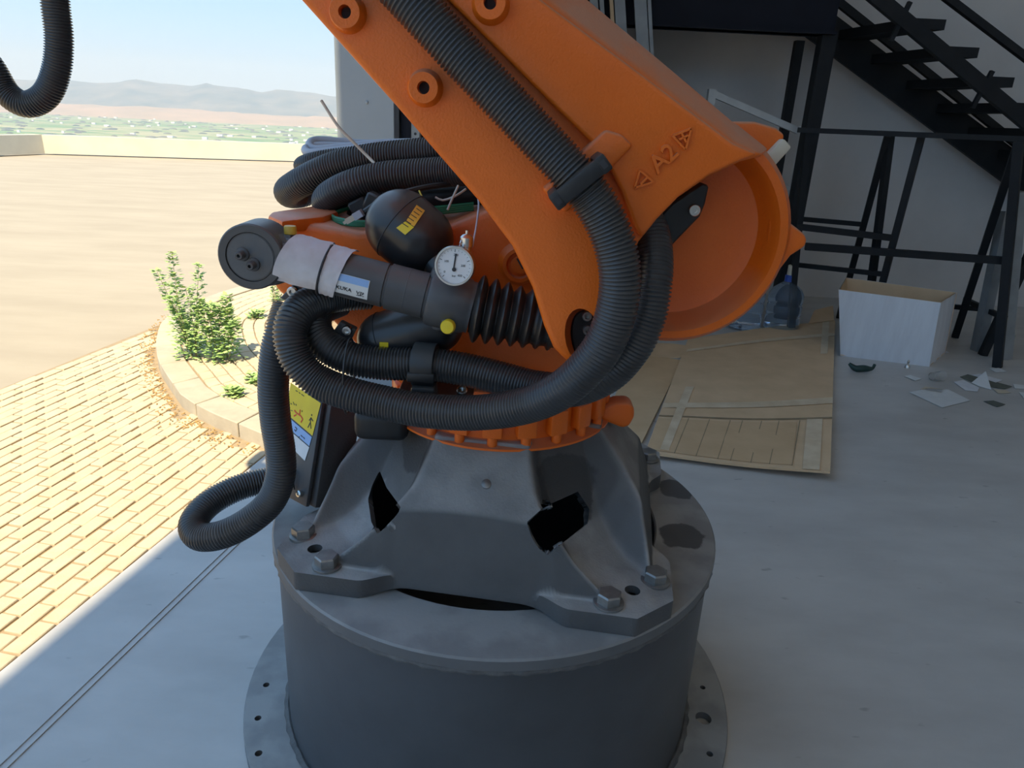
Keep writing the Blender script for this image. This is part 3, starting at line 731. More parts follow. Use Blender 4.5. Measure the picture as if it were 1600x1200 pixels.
def nearest(x, y, poly):
    best = None
    for (x0, y0), (x1, y1) in zip(poly, poly[1:] + poly[:1]):
        t_ = max(0, min(1, ((x - x0) * (x1 - x0) + (y - y0) * (y1 - y0)) / ((x1 - x0) ** 2 + (y1 - y0) ** 2))); q = (x0 + t_ * (x1 - x0), y0 + t_ * (y1 - y0))
        dd = (q[0] - x) ** 2 + (q[1] - y) ** 2
        if best is None or dd < best[0]: best = (dd, q)
    return best[1]
bm = bmesh.new(); bm.from_mesh(base.data); bm.normal_update()
HOLES = []
for sx, sy in ((1, 1), (-1, -1), (1, -1), (-1, 1)):
    d = .483 / math.sqrt(2); HOLES.append((toworld(sx * d, sy * d, 0), .016))
kill = []; rim = {}
for f in bm.faces:
    c = f.calc_center_median(); x, y = to_px(c)
    for W in (W1_, W2_):
        if c.y < RC.y and inside(x, y, W): kill.append(f); rim.update({v: W for v in f.verts})
    for H, r in HOLES:
        if (Vector((c.x, c.y, 0)) - Vector((H.x, H.y, 0))).length < r and f.normal.z > .5: kill.append(f); rim.update({v: (H, r) for v in f.verts})
bmesh.ops.delete(bm, geom=list(set(kill)), context='FACES')
for v, W in rim.items():
    if not v.is_valid or not v.link_faces: continue
    if isinstance(W, tuple):
        d = Vector((v.co.x - W[0].x, v.co.y - W[0].y, 0)).normalized() * W[1]; v.co = Vector((W[0].x + d.x, W[0].y + d.y, v.co.z)); continue
    q = nearest(*to_px(v.co), W); n_ = v.normal; d = ray(*q); dn = d.dot(n_)
    if abs(dn) > .2:
        nv = CAMP + d * ((v.co - CAMP).dot(n_) / dn)
        if (nv - v.co).length < .02: v.co = nv
for e_ in bm.edges: e_.smooth = len(e_.link_faces) == 2 and e_.calc_face_angle(0) < math.radians(50)
bm.to_mesh(base.data); bm.free()
sm = base.modifiers.new('thick', 'SOLIDIFY'); sm.thickness = .018; sm.offset = -1
hexs = lambda P, r, h: [[P + UPZ * z + Vector((math.cos(k * math.pi / 3 + .3), math.sin(k * math.pi / 3 + .3), 0)) * rr for k in range(6)] for rr, z in ((r, 0), (r, h * .85), (r * .88, h))]
for sx, sy in ((1, 1), (-1, -1), (1, -1), (-1, 1)):
    for sg in (-1, 1):
        s_, t_ = .483, .067 * sg; ux, uy = sx / math.sqrt(2), sy / math.sqrt(2); x, y = ux * s_ - uy * t_, uy * s_ + ux * t_
        P = toworld(x, y, FZ + .0015)
        make('washer', B().lathe(P, UPZ, [(.031, 0), (.031, .004), (.029, .005)], 28), M['bolt'], base)
        make('hex_bolt', B().loft(hexs(P + UPZ * .005, .0255, .021)), M['bolt'], base)
P = at(760, 757, 1.25); d = (CAMP - P).normalized()
make('casting_plug', B().lathe(at(760, 757, 1.262), Vector((0, -.65, .76)), [(.010, 0), (.010, .005), (.004, .007)], 14), M['bolt'], base)

# ---- connection panel on the base, with its warning label
TR, BRc, BL = atz(504, 624, .86), atz(478, 793, .615), atz(436, 770, .615)
TL = TR + (BL - BRc); pn = (BRc - BL).cross(TL - BL).normalized()
if pn.y > 0: pn = -pn
box = make('connection_panel', B().prism([BL, BRc, TR, TL], -pn * .012).bevel(.004, 2), M['cylp'], rob)
sd2 = (BRc - BL).normalized(); inn = -pn
b = B().prism([BL + inn * .016 + sd2 * .012, BRc + inn * .016 + sd2 * .014, TR + inn * .016 + sd2 * .014, TL + inn * .016 + sd2 * .012], inn * .10).bevel(.006, 2)
make('connection_housing', b, M['cast'], rob)
def onplane(px, py, o, n_, lift=0.0):
    d = ray(px, py); t_ = (o - CAMP).dot(n_) / d.dot(n_); return CAMP + d * t_ + n_ * lift
def decal(name, px, m, parent, o, n_, lift=.0012): return make(name, B().prism([onplane(x, y, o, n_, lift) for x, y in px], n_ * .0004), M[m], parent)
decal('warning_label', [(455, 598), (502, 630), (489, 681), (448, 646)], 'yellow', box, BL, pn)
decal('blue_label', [(448, 649), (488, 683), (484, 697), (446, 664)], 'bluelab', box, BL, pn)
decal('white_label', [(446, 666), (484, 699), (477, 720), (447, 690)], 'white', box, BL, pn)
PM = lambda px, py, lift=.002: frame(onplane(px, py, BL, pn, lift), onplane(px + 12, py + 8.5, BL, pn) - onplane(px, py, BL, pn), pn)
# pictograms: robot arm, walking figure, caption dashes
def strokes(name, segs, wpx, m):
    b = B()
    for (x0, y0, x1, y1) in segs:
        p, q = onplane(x0, y0, BL, pn, .002), onplane(x1, y1, BL, pn, .002); b.bar(p, q, wpx * 1.45 / FPX, .0006, pn)
    make(name, b, M[m], box)['kind'] = 'stuff'
strokes('robot_pictogram', [(461, 641, 464, 645), (464, 645, 471, 650), (471, 650, 474, 655), (470, 640, 469, 648), (464, 648, 460, 650), (474, 655, 471, 660)], 2.6, 'red')
strokes('person_pictogram', [(488, 647, 488, 650), (487, 652, 486, 660), (486, 660, 482, 668), (486, 660, 487, 670), (487, 653, 490, 658), (487, 653, 484, 657)], 1.8, 'ink')
strokes('caption_print', [(463, 610, 466, 612), (468, 613, 470, 615), (472, 616, 476, 619), (455, 630, 457, 632), (459, 628, 461, 633), (463, 631, 464, 634), (456, 641, 458, 642), (473, 641, 473, 644)], 1.2, 'ink')
strokes('caption_print', [(462, 667, 465, 670), (465, 670, 463, 674), (463, 674, 461, 671), (471, 680, 474, 683), (475, 683, 477, 686), (468, 682, 469, 683)], 1.5, 'ink')
make('panel_screw', B().lathe(onplane(471, 771, BL, pn, .0), pn, [(.008, 0), (.008, .010), (.004, .011), (.004, .006)], 16), M['chrome'], box)
make('panel_handle', B().tube(catmull([onplane(456, 732, BL, pn, .004), onplane(463, 742, BL, pn, .012), onplane(462, 765, BL, pn, .004)], .004), .0022, 8), M['black'], box)
o = make('cable_gland', B().box(at(600, 655, 1.47), (.12, .10, .07)).bevel(.02, 3), M['black'], rob)

# ---- turntable ring and rotating column
RZ = .838
colm = make('turntable', B().lathe(RC, UPZ, [(.19, RZ - .02), (.255, RZ), (.266, RZ + .002), (.266, RZ + .007), (.245, RZ + .010), (.236, RZ + .016), (.236, RZ + .12), (.225, RZ + .13), (.1, RZ + .135)], 72), M['orange'], rob)
for k in range(22):
    a = 2 * math.pi * (k + .35) / 22; d = Vector((math.cos(a), math.sin(a), 0)); tg = Vector((-d.y, d.x, 0))
    P = RC + d * .247 + UPZ * (RZ + .054); Mx = Matrix((tg, d, UPZ)).transposed()
    make('ring_lug', B().box(P, (.042, .026, .055), Mx).bevel(.004, 2), M['orange'], colm)
    make('ring_bolt', B().cyl(P + d * .002 - UPZ * .026, P + d * .002 - UPZ * .050, .011, seg=14), M['orange'], colm)
o = make('transport_lug', B().prism([at(x, y, 1.52) for x, y in [(925, 640), (945, 636), (962, 629), (982, 628), (991, 636), (992, 652), (984, 667), (972, 670), (955, 663), (940, 658), (922, 662)]], (0, .05, 0)).bevel(.012, 3), M['orange'], colm)
CY = 1.44
cp = [(416, 372), (422, 350), (445, 343), (560, 362), (700, 352), (780, 320), (900, 270), (1000, 300), (1010, 420), (960, 560), (930, 625), (660, 625), (600, 585), (520, 505), (452, 472), (428, 452), (418, 410)]
column = make('rotating_column', B().prism([at(x, y, CY) for x, y in cp], (0, .34, 0)).bevel(.016, 3), M['orange'], rob)
zt = at(430, 332, 1.5).z
make('column_tab', B().prism([Vector((atz(x, y, zt).x, atz(x, y, zt).y, zt - .026)) for x, y in [(419, 336), (424, 331), (500, 320), (522, 322), (528, 330), (505, 338), (440, 345)]], (0, 0, .026)).bevel(.006, 2), M['orange'], column)
A2 = at(1062, 368, 1.26)
make('gear_housing', B().lathe(Vector((A2.x - .01, 1.36, A2.z)), (0, 1, 0), [(.15, 0), (.17, .02), (.17, .36), (.15, .40)], 56), M['orange'], column)
bp_ = at(812, 412, 1.435)
make('cast_eyelet', B().lathe(bp_, (0, -1, 0), [(.050, -.02), (.040, .008), (.034, .020), (.027, .020), (.024, .010), (.018, .010), (.018, .016), (.001, .017)], 32), M['orange'], column)
make('plug_slot', B().bar(at(808, 404, 1.4155), at(817, 420, 1.4155), .003, .002, (0, 1, 0)), M['ink'], column)

# ---- link arm
YF_, YM_, YB_ = 1.135, 1.225, 1.34
F_ = [(203, -300), (470, 0), (615, 162), (747, 314), (800, 385), (832, 450), (850, 510), (865, 545), (885, 566), (908, 575), (935, 568), (955, 542), (972, 480), (984, 415), (1000, 380), (1025, 347), (1062, 310), (1110, 277), (1160, 254), (1196, 242), (1150, 221), (1000, 108), (855, 0), (453, -300)]
Mp = {19: (1204, 236), 20: (1146, 190), 21: (1000, 67), 22: (920, 0), 23: (540, -320)}
front = [at(x, y, YF_) for x, y in F_]
mid = [at(*Mp[i], YM_) if i in Mp else Vector((p.x, YM_, p.z)) for i, p in enumerate(front)]
for i in range(13, 19): mid[i] = mid[i].lerp(Vector((mid[i].x - .012, YM_, mid[i].z + .006)), 1)
back = [Vector((p.x, YB_, p.z)) for p in mid]
b = B().loft([front, mid, back]).bevel(.011, 3, 22)
arm = make('link_arm', b, M['orange'], rob, 50)
# oval pocket at the lug
def ell(cx, cy, rx, ry, Y, n=28, tilt=.12): return [at(cx + rx * math.cos(2 * math.pi * k / n) + tilt * ry * math.sin(2 * math.pi * k / n), cy + ry * math.sin(2 * math.pi * k / n), Y) for k in range(n)]
cut = B().loft([ell(912, 528, 29, 46, 1.10), ell(912, 528, 29, 46, 1.19)])
boolean(arm, make('cutter', cut, None))
make('pocket_plate', B().loft([ell(916, 528, 24, 43, 1.178), ell(916, 528, 24, 43, 1.192)]).bevel(.003, 1), M['black'], arm)
for x, y in ((917, 493), (918, 515), (920, 545), (922, 566)):
    make('pocket_screw', B().lathe(at(x, y, 1.178), (0, -1, 0), [(.0085, 0), (.0085, .007), (.0075, .008), (.0045, .008), (.0045, .003), (.001, .003)], 18), M['bolt'], arm)
# raised half right of the hose channel
Rp = [(440, -300), (700, 0), (785, 85), (868, 168), (940, 238), (972, 300), (992, 355), (1003, 373), (1027, 343), (1063, 306), (1110, 273), (1158, 251), (1186, 241), (1146, 223), (998, 112), (850, 2), (460, -300)]
Rp = [(x, y) for x, y in Rp]
r1 = [at(x, y, 1.115) for x, y in Rp]; r2 = [Vector((p.x, 1.16, p.z)) for p in r1]
cR = sum(r1, Vector()) / len(r1)
make('raised_side', B().loft([r1, r2]).bevel(.009, 3, 22), M['orange'], arm, 50)
make('clip_pad', B().prism([at(x, y, 1.108) for x, y in [(846, 296), (860, 286), (900, 245), (946, 202), (972, 210), (990, 228), (950, 268), (884, 334)]], (0, .04, 0)).bevel(.006, 3), M['orange'], arm)
for x, y in ((543, 22), (663, 138), (765, 8)):
    Y0 = YF_ if x < 700 else 1.115
    make('mounting_boss', B().lathe(at(x + 2, y, Y0 + .004), (0, -1, 0), [(.030, 0), (.024, .008), (.0225, .024), (.021, .026), (.009, .026), (.0085, .006), (.001, .006)], 32), M['orange'], arm)
    make('boss_hole', B().cyl(at(x, y, Y0 - .0025), at(x, y, Y0 - .004), .0085, seg=18), M['ink'], arm)
# embossed axis marking
ux = (at(1070, 215, 1.11) - at(1000, 282, 1.11)).normalized(); nrm = Vector((0, -1, 0))
upv = nrm.cross(ux)
def emb(name, me): link(name, me, M['orange'], arm)
for ch, x, y, s_ in (('A', 1029, 254, .037), ('2', 1046, 239, .037)):
    emb('embossed_letter', text_mesh(ch, s_, frame(at(x, y, 1.1135), ux, nrm), .0045, .0006))
def tri(name, px):
    b = B()
    for (x0, y0), (x1, y1) in zip(px, px[1:] + px[:1]): b.bar(at(x0, y0, 1.114), at(x1, y1, 1.114),   .0030, .011, (0, 1, 0))
    make(name, b, M['orange'], arm)
tri('embossed_arrow', [(999, 266), (991, 293), (1020, 284)]); tri('embossed_arrow', [(1079, 201), (1050, 212), (1070, 234)])
b = B().bar(at(1000, 288, 1.114), at(1010, 277, 1.114), .0035, .011, (0, 1, 0)); make('embossed_minus', b, M['orange'], arm)
b = B().bar(at(1060, 218, 1.114), at(1074, 211, 1.114), .003, .011, (0, 1, 0)).bar(at(1064, 208, 1.114), at(1071, 222, 1.114), .003, .011, (0, 1, 0)); make('embossed_plus', b, M['orange'], arm)
# hub of axis two
hubr = .196
hub = make('arm_hub', B().lathe(A2, (0, 1, 0), [(.03, .060), (.12, .058), (.150, .048), (.160, .030), (.165, .004), (.172, -.006), (.186, -.004), (hubr, .012), (hubr, .10), (.18, .12), (.05, .12)], 72), M['orange'], rob)
make('stop_lug', B().prism([at(x, y, 1.275) for x, y in [(1205, 330), (1232, 346), (1258, 366), (1262, 376), (1258, 386), (1236, 400), (1216, 426), (1195, 440)]], (0, .05, 0)).bevel(.006, 3), M['orange'], hub)
make('stop_bump', B().prism([at(x, y, 1.33) for x, y in [(1120, 215), (1140, 190), (1180, 190), (1214, 200), (1227, 211), (1224, 222), (1200, 244), (1170, 260)]], (0, .08, 0)).bevel(.014, 3), M['orange'], hub)
make('rubber_buffer', B().prism([at(x, y, 1.31) for x, y in [(1225, 216), (1238, 230), (1211, 260), (1196, 246)]], (0, .06, 0)).bevel(.004, 2), M['cream'], hub)
make('hose_bracket', B().prism([at(x, y, 1.235) for x, y in [(1000, 372), (1050, 318), (1098, 286), (1108, 290), (1102, 318), (1094, 338), (1042, 392), (1020, 395)]], (0, .09, 0)).bevel(.003, 1), M['black'], hub)
make('bracket_screw', B().lathe(at(1084, 328, 1.235), (0, -1, 0), [(.0105, 0), (.0105, .007), (.009, .009), (.005, .009), (.005, .004), (.001, .004)], 18), M['chrome'], hub)

# ---- counterbalance cylinder
cb = Vector((0, 0, 0))
E0 = at(391, 402, 1.245)
eye = make('cylinder_eye', B().lathe(E0, (0, 1, 0), [(.040, .002), (.0425, .002), (.0425, .007), (.044, .007), (.044, 0), (.056, 0), (.0585, .003), (.0585, .075), (.056, .08), (.01, .08)], 48), M['cylp'], rob)
make('eye_face', B().lathe(E0 + Vector((0, .001, 0)), (0, 1, 0), [(.001, 0), (.0405, 0), (.0405, .004)], 40), M['steel_grey'], eye)
for x, y in ((379, 397), (396, 413)):
    make('grease_stud', B().lathe(at(x, y, 1.246), (0, -1, 0), [(.0125, 0), (.0115, .003), (.0075, .004), (.0075, .018), (.006, .020), (.003, .020), (.003, .012)], 20), M['cylp'], eye)
make('eye_arm', B().prism([at(x, y, 1.262) for x, y in [(402, 352), (425, 362), (455, 384), (452, 440), (430, 447), (400, 451), (385, 430), (385, 370)]], (0, .05, 0)).bevel(.008, 2), M['cylp'], eye)
make('locating_pin', B().cyl(at(402, 356, 1.28), at(402, 346, 1.28), .003, seg=10), M['bolt'], eye)
CYL = 1.285
c0, c1 = at(437, 403, CYL), at(738, 481, CYL); cax = (c1 - c0).normalized(); cL = (c1 - c0).length
body = make('counterbalance_cylinder', B().lathe(c0, cax, [(.036, 0), (.040, .004), (.041, .02), (.041, cL * .545), (.0385, cL * .548), (.0385, cL * .558), (.0425, cL * .562), (.0425, cL * .655), (.0428, cL * .656), (.0428, cL * .66), (.0425, cL * .661), (.0425, cL * .755), (.040, cL * .758), (.040, cL * .768), (.050, cL * .775), (.052, cL * .79), (.052, cL * .965), (.048, cL * .98), (.048, cL)], 48), M['cylp'], rob)
# bellows
q0, q1 = c1, at(872, 507, CYL); bax = (q1 - q0); bL = bax.length
prof = [(.048, 0)]
nrib = 7
for k in range(nrib):
    w0 = bL * (k + .05) / nrib; w1 = bL * (k + 1) / nrib; R1 = .064 - .012 * k / (nrib - 1)
    prof += [(.045, w0), (R1 - .007, w0 + (w1 - w0) * .22), (R1 - .002, w0 + (w1 - w0) * .36), (R1, w0 + (w1 - w0) * .5), (R1 - .002, w0 + (w1 - w0) * .64), (R1 - .007, w0 + (w1 - w0) * .78), (.045, w1 - (w1 - w0) * .02)]
make('bellows', B().lathe(q0, bax, prof, 40), M['rubber'], rob)
make('bellows_clamp', B().lathe(at(858, 503, CYL), bax, [(.046, 0), (.046, .014)], 32), M['bolt'], rob)
make('piston_rod', B().cyl(at(855, 503, CYL), at(915, 518, CYL), .030, seg=24), M['cylp'], rob)
make('cylinder_head_block', B().box(at(705, 462, 1.31), (.07, .09, .12)).bevel(.012, 2), M['cylp'], body)
# patches wrapped on the cylinder
front_n = (Vector((0, -1, .0)) - cax * Vector((0, -1, 0)).dot(cax)).normalized(); upn = front_n.cross(cax); upn = upn if upn.z > 0 else -upn
def cpt(h, deg, r): a = math.radians(deg); return c0 + cax * h + (front_n * math.cos(a) + upn * math.sin(a)) * r
def hx(px): return cL * (px - 437) / (738 - 437)
def patch(name, h0, h1, a0_, a1_, r, m, parent, jit=0.0, n=14, th=.0005, flare=0.0, ed=None):
    b = B(); rnd = random.Random(name + str(h0)); V = []
    for j in range(n + 1):
        u = j / n; row = []
        for i in range(9):
            t_ = i / 8; dd = a0_ + (a1_ - a0_) * u
            hh = h0 + (h1 - h0) * t_ + (ed(u, t_) if ed else 0)
            row.append(b.bm.verts.new(cpt(hh, dd, r + flare * max(0, u - .5) * 2 + rnd.uniform(-jit, jit))))
        V.append(row)
    for j in range(n):
        for i in range(8): b.face([V[j][i], V[j][i + 1], V[j + 1][i + 1], V[j + 1][i]])
    o = make(name, b, M[m], parent, 180); s2 = o.modifiers.new('t', 'SOLIDIFY'); s2.thickness = th; return o
patch('paper_wrap', hx(447), hx(507), -48, 132, .0455, 'paper', body, .0012, 18, .0006, .008, lambda u, t_: -.010 * (1 - t_) * math.cos(3 * u) + .004 * u)
patch('paper_wrap', hx(508), hx(529), -66, 118, .0455, 'paper', body, .0011, 18, .0006, .004, lambda u, t_: .024 * t_ * u)
def pring(h, r, th): return B().tube([cpt(h + .004 * math.sin(math.radians(a)), a, r) for a in range(0, 364, 6)], th, 8)
make('rubber_band', pring(hx(508), .0468, .0022), M['ink'], body)
patch('type_plate', hx(528), hx(582), -38, 16, .0420, 'white', body)
patch('plate_header', hx(530), hx(581), -2, 15, .0424, 'bluelab', body)
tn = (front_n * math.cos(math.radians(-24)) + upn * math.sin(math.radians(-24)))
link('maker_name', text_mesh('KUKA', .0105, frame(cpt(hx(546), -20, .0429), cax, tn), .0006), M['ink'], body)
rnd = random.Random(5); b = B()
for i in range(12):
    for j in range(7):
        if rnd.random() < .55: b.box(cpt(hx(565) + i * .00125, -30 + j * 2, .0426), (.0012, .0012, .0004), frame((0, 0, 0), cax, tn).to_3x3())
make('print_block', b, M['ink'], body)
# accumulators
def capsule(p, q, r, n=10, neck=None):
    L = (q - p).length; pr = [(r * math.sin(math.pi / 2 * k / n), -r * math.cos(math.pi / 2 * k / n)) for k in range(n + 1)]
    pr += [(r * math.cos(math.pi / 2 * k / n), L + r * math.sin(math.pi / 2 * k / n)) for k in range(1, n)]
    return B().lathe(p, q - p, pr, 48)
u0, u1 = at(628, 354, 1.385), at(652, 374, 1.375)
ac = make('accumulator', capsule(u0, u1, .070), M['accu'], rob)
ax = (u1 - u0).normalized()
make('seam', B().tube([u0 + (ax.orthogonal().normalized() * math.cos(a) + ax.cross(ax.orthogonal().normalized()) * math.sin(a)) * .0702 for a in [2 * math.pi * k / 60 for k in range(61)]], .0010, 6), M['ink'], ac)
make('neck', B().cyl(u1, at(705, 440, 1.32), .028, seg=20), M['accu'], ac)
# amber label on the upper accumulator: grid of rays dropped on the capsule
def on_caps(px, py, p, q, r):
    d = ray(px, py).normalized(); t_ = 0.8
    for _ in range(80):
        P = CAMP + d * t_; v = q - p; k = max(0, min(1, (P - p).dot(v) / v.dot(v))); s_ = (P - p - v * k).length - r
        t_ += s_
        if abs(s_) < 1e-5: break
    return CAMP + d * (t_ - .0012)
def capslab(name, quad, m, lift=0.0):
    b = B(); V = []
    for j in range(9):
        row = []
        for i in range(5):
            u, v = i / 4, j / 8; x = (quad[0][0] * (1 - u) + quad[1][0] * u) * (1 - v) + (quad[3][0] * (1 - u) + quad[2][0] * u) * v
            y = (quad[0][1] * (1 - u) + quad[1][1] * u) * (1 - v) + (quad[3][1] * (1 - u) + quad[2][1] * u) * v
            P = on_caps(x, y, u0, u1, .070); row.append(b.bm.verts.new(P + (CAMP - P).normalized() * lift))
        V.append(row)
    for j in range(8):
        for i in range(4): b.face([V[j][i], V[j][i + 1], V[j + 1][i + 1], V[j + 1][i]])
    make(name, b, M[m], ac, 180)
capslab('amber_label', [(651, 320), (664, 329), (647, 354), (634, 346)], 'orangelab')
capslab('amber_label', [(633, 346), (647, 355), (633, 367), (619, 356)], 'yellow')
for k in range(6):
    f = k / 6; x0, y0 = 650 - 26 * f, 324 + 28 * f; capslab('label_print', [(x0 + 1, y0 + 1), (x0 + 10, y0 + 7), (x0 + 9.3, y0 + 8), (x0 + .3, y0 + 2)], 'ink', .0004)
v0, v1 = at(602, 530, 1.37), at(680, 508, 1.36)
lo = make('accumulator', capsule(v0, v1, .056), M['accu'], rob)
ax = (v1 - v0).normalized(); oo = ax.orthogonal().normalized()
make('seam', B().tube([v0 + (oo * math.cos(a) + ax.cross(oo) * math.sin(a)) * .0562 for a in [2 * math.pi * k / 60 for k in range(61)]], .0009, 6), M['ink'], lo)
P = at(600, 540, 1.315); make('yellow_tag', B().box(at(600, 541, 1.312), (.017, .002, .016)), M['yellow'], lo)
# gauge
gn = Vector((-.05, -1, .12)).normalized(); G0 = at(711, 415, 1.215)
gau = make('pressure_gauge', B().lathe(G0 - gn * .03, gn, [(.024, 0), (.032, .003), (.0335, .006), (.0335, .034), (.0345, .036), (.0345, .040), (.0335, .042), (.0305, .042), (.030, .038)], 48, True), M['chrome'], rob)
make('dial', B().lathe(G0 + gn * .0075, gn, [(.030, 0), (.030, .001)], 40), M['white'], gau)
gM = frame(G0 + gn * .0095, (1, 0, -.02), gn)
gb = B(); gb.bar(gM @ Vector((-.001, -.006, 0)), gM @ Vector((.002, .021, 0)), .0024, .0008, gn); gb.lathe(gM @ Vector((0, -.006, 0)), gn, [(.0036, 0), (.0036, .001)], 16)
make('needle', gb, M['ink'], gau)
gb = B()
for k in range(21):
    a = math.radians(225 - 270 * k / 20); r0, r1_ = (.0235 if k % 5 == 0 else .0255), .0278
    gb.bar(gM @ Vector((math.cos(a) * r0, math.sin(a) * r0, -.0008)), gM @ Vector((math.cos(a) * r1_, math.sin(a) * r1_, -.0008)), .0009 if k % 5 == 0 else .0005, .0004, gn)
make('tick_marks', gb, M['ink'], gau)
for tx, x, y in (('100', -.014, .007), ('200', .002, .0185), ('300', .015, .001), ('0', -.0165, -.011), ('400', .010, -.016), ('bar', 0, -.017)):
    link('dial_number', text_mesh(tx, .0055, gM @ Matrix.Translation((x, y, -.0008)), .0002), M['ink'], gau)
make('top_fitting', B().lathe(at(728, 389, 1.235), (.05, 0, 1), [(.009, -.012), (.009, .004), (.0115, .005), (.0115, .020), (.008, .024), (.003, .026), (.003, .032)], 20), M['chrome'], gau)
make('fill_chain', B().tube(catmull([at(723, 372, 1.23), at(719, 380, 1.225), at(720, 390, 1.23)], .002), lambda i: .0012 + .0008 * (i % 2), 6), M['chrome'], gau)
make('gauge_stem', B().cyl(G0 - gn * .02, at(705, 450, 1.29), .012, seg=16), M['cylp'], gau)
make('capillary_line', B().tube(catmull([at(738, 385, 1.25), at(744, 355, 1.30), at(748, 320, 1.36), at(745, 300, 1.42)], .008), .0018, 8), M['greyhose'], gau)
vv = make('charge_valve', B().lathe(at(701, 504, 1.24), (0, -.6, .8), [(.013, -.02), (.013, .004), (.010, .006)], 6), M['cylp'], rob)
make('valve_cap', B().lathe(at(699, 511, 1.222), (-.1, -1, .1), [(.013, -.012), (.013, .0), (.0115, .003), (.001, .0035)], 24), M['yellow'], vv)
ft = make('vent_fitting', B().lathe(at(455, 392, 1.29), (.02, 0, 1), [(.008, 0), (.008, .012), (.0105, .013), (.0105, .030), (.009, .031)], 6), M['chrome'], rob)
make('vent_cap', B().lathe(at(455, 392, 1.29) + Vector((.0005, 0, .031)), (.02, 0, 1), [(.0112, 0), (.0112, .012), (.010, .014)], 20), M['brassyellow'], ft)

# ---- corrugated hoses
HR = .0325; PITCH_H = .0064
def hose(name, P, r=HR, pitch=PITCH_H, seg=22, d=.0036, parent=rob, m='hose'):
    path = catmull([at(*p) for p in P], pitch / 4)
    wave = (0, 0, -d, -d * 1.0)
    return make(name, B().tube(path, lambda i: r + wave[i % 4], seg), M[m], parent, 80)
hose('corrugated_hose', [(455, -200, 1.108), (550, -100, 1.106), (642, 0, 1.105), (730, 96, 1.104), (820, 192, 1.098), (905, 284, 1.085), (948, 350, 1.08), (968, 420, 1.075), (962, 490, 1.075), (935, 552, 1.08), (882, 606, 1.10), (820, 634, 1.14), (740, 645, 1.18), (660, 641, 1.21), (600, 629, 1.23), (545, 615, 1.24), (500, 597, 1.25), (467, 566, 1.255), (454, 527, 1.265), (461, 495, 1.285), (485, 474, 1.32), (525, 462, 1.36), (580, 458, 1.39)])
hose('corrugated_hose', [(1000, 335, 1.235), (1015, 362, 1.215), (1021, 398, 1.19), (1020, 440, 1.165), (1012, 490, 1.155), (990, 540, 1.155), (950, 585, 1.17), (895, 608, 1.205), (840, 606, 1.24), (785, 592, 1.265), (725, 577, 1.285), (665, 569, 1.295), (600, 568, 1.30), (548, 560, 1.30), (508, 538, 1.31), (492, 510, 1.335), (500, 484, 1.375), (530, 470, 1.42)])
hose('corrugated_hose', [(450, 480, 1.40), (438, 520, 1.37), (430, 560, 1.36), (427, 610, 1.355), (431, 660, 1.355), (438, 705, 1.355), (438, 745, 1.35), (422, 785, 1.345), (385, 817, 1.335), (345, 836, 1.33), (312, 838, 1.345), (302, 818, 1.38), (325, 788, 1.43), (370, 763, 1.48), (420, 750, 1.52), (480, 742, 1.56)], .0315)
hose('corrugated_hose', [(80, -90, 1.85), (86, 0, 1.85), (92, 60, 1.85), (88, 110, 1.85), (72, 148, 1.85), (42, 163, 1.85), (12, 147, 1.85), (-12, 108, 1.85), (-45, 55, 1.85), (-70, -60, 1.85)], .0315)
coil = thing('hose_coil', 'coiled black corrugated hoses lying on top of the robot column', 'hose', at(560, 330, 1.6))
hose('hose_loop', [(760, 262, 1.50), (690, 269, 1.54), (600, 276, 1.56), (548, 289, 1.57), (514, 307, 1.60), (512, 320, 1.66), (545, 318, 1.72), (620, 305, 1.74), (740, 300, 1.74)], .0315, parent=coil)
hose('hose_loop', [(740, 228, 1.62), (674, 238, 1.64), (580, 248, 1.66), (522, 261, 1.67), (472, 284, 1.69), (450, 300, 1.75), (470, 303, 1.83), (530, 285, 1.86), (640, 272, 1.87)], .0335, parent=coil)
hose('hose_loop', [(660, 236, 1.90), (560, 241, 1.90), (500, 249, 1.90), (473, 257, 1.93), (484, 261, 1.99), (560, 255, 2.0)], .0215, parent=coil)
for P in ([(700, 224, 1.95), (600, 228, 1.93), (520, 236, 1.92), (484, 239, 1.93), (478, 232, 1.97), (500, 228, 2.0), (560, 230, 2.02)], [(720, 222, 2.0), (600, 224, 1.99), (520, 232, 1.97), (490, 233, 1.97), (484, 224, 1.99), (500, 219, 2.02), (560, 224, 2.05), (640, 226, 2.06)]):
    path = catmull([at(*p) for p in P], .012); make('grey_tube_loop', B().tube(path, .011, 14), M['greyhose'], coil)
# plugs, wires and ties under the coil
def wire(name, P, r, m, parent, step=.008): return make(name, B().tube(catmull([at(*p) for p in P], step), r, 8), M[m], parent)
pc = wire('plug_cable', [(760, 285, 1.56), (700, 288, 1.52), (650, 296, 1.46), (600, 312, 1.42), (568, 332, 1.41)], .006, 'black', coil)
d = (at(540, 347, 1.41) - at(566, 332, 1.41)).normalized(); p = at(566, 332, 1.41)
make('plug_body', B().bar(p, p + d * .018, .018, .014), M['greyhose'], coil); make('plug_body', B().bar(p + d * .018, p + d * .036, .016, .011), M['cream'], coil)
make('plug_body', B().bar(p + d * .034, p + d * .043, .008, .006), M['cream'], coil)
for k in range(4):
    wire('green_wire', [(700 + 40, 318 + 3 * k, 1.52), (640, 330 + 3 * k, 1.50), (580, 346 + 2 * k, 1.47), (535, 343 + 2 * k, 1.48), (520, 334 + k, 1.56), (560, 320, 1.64)], .0035, 'green', coil)
make('connector_block', B().box(at(590, 318, 1.52), (.05, .04, .035), Matrix.Rotation(.4, 3, 'Y')).bevel(.004, 1), M['black'], coil)
make('connector_block', B().box(at(562, 322, 1.56), (.04, .03, .03), Matrix.Rotation(-.5, 3, 'Y')).bevel(.004, 1), M['black'], coil)
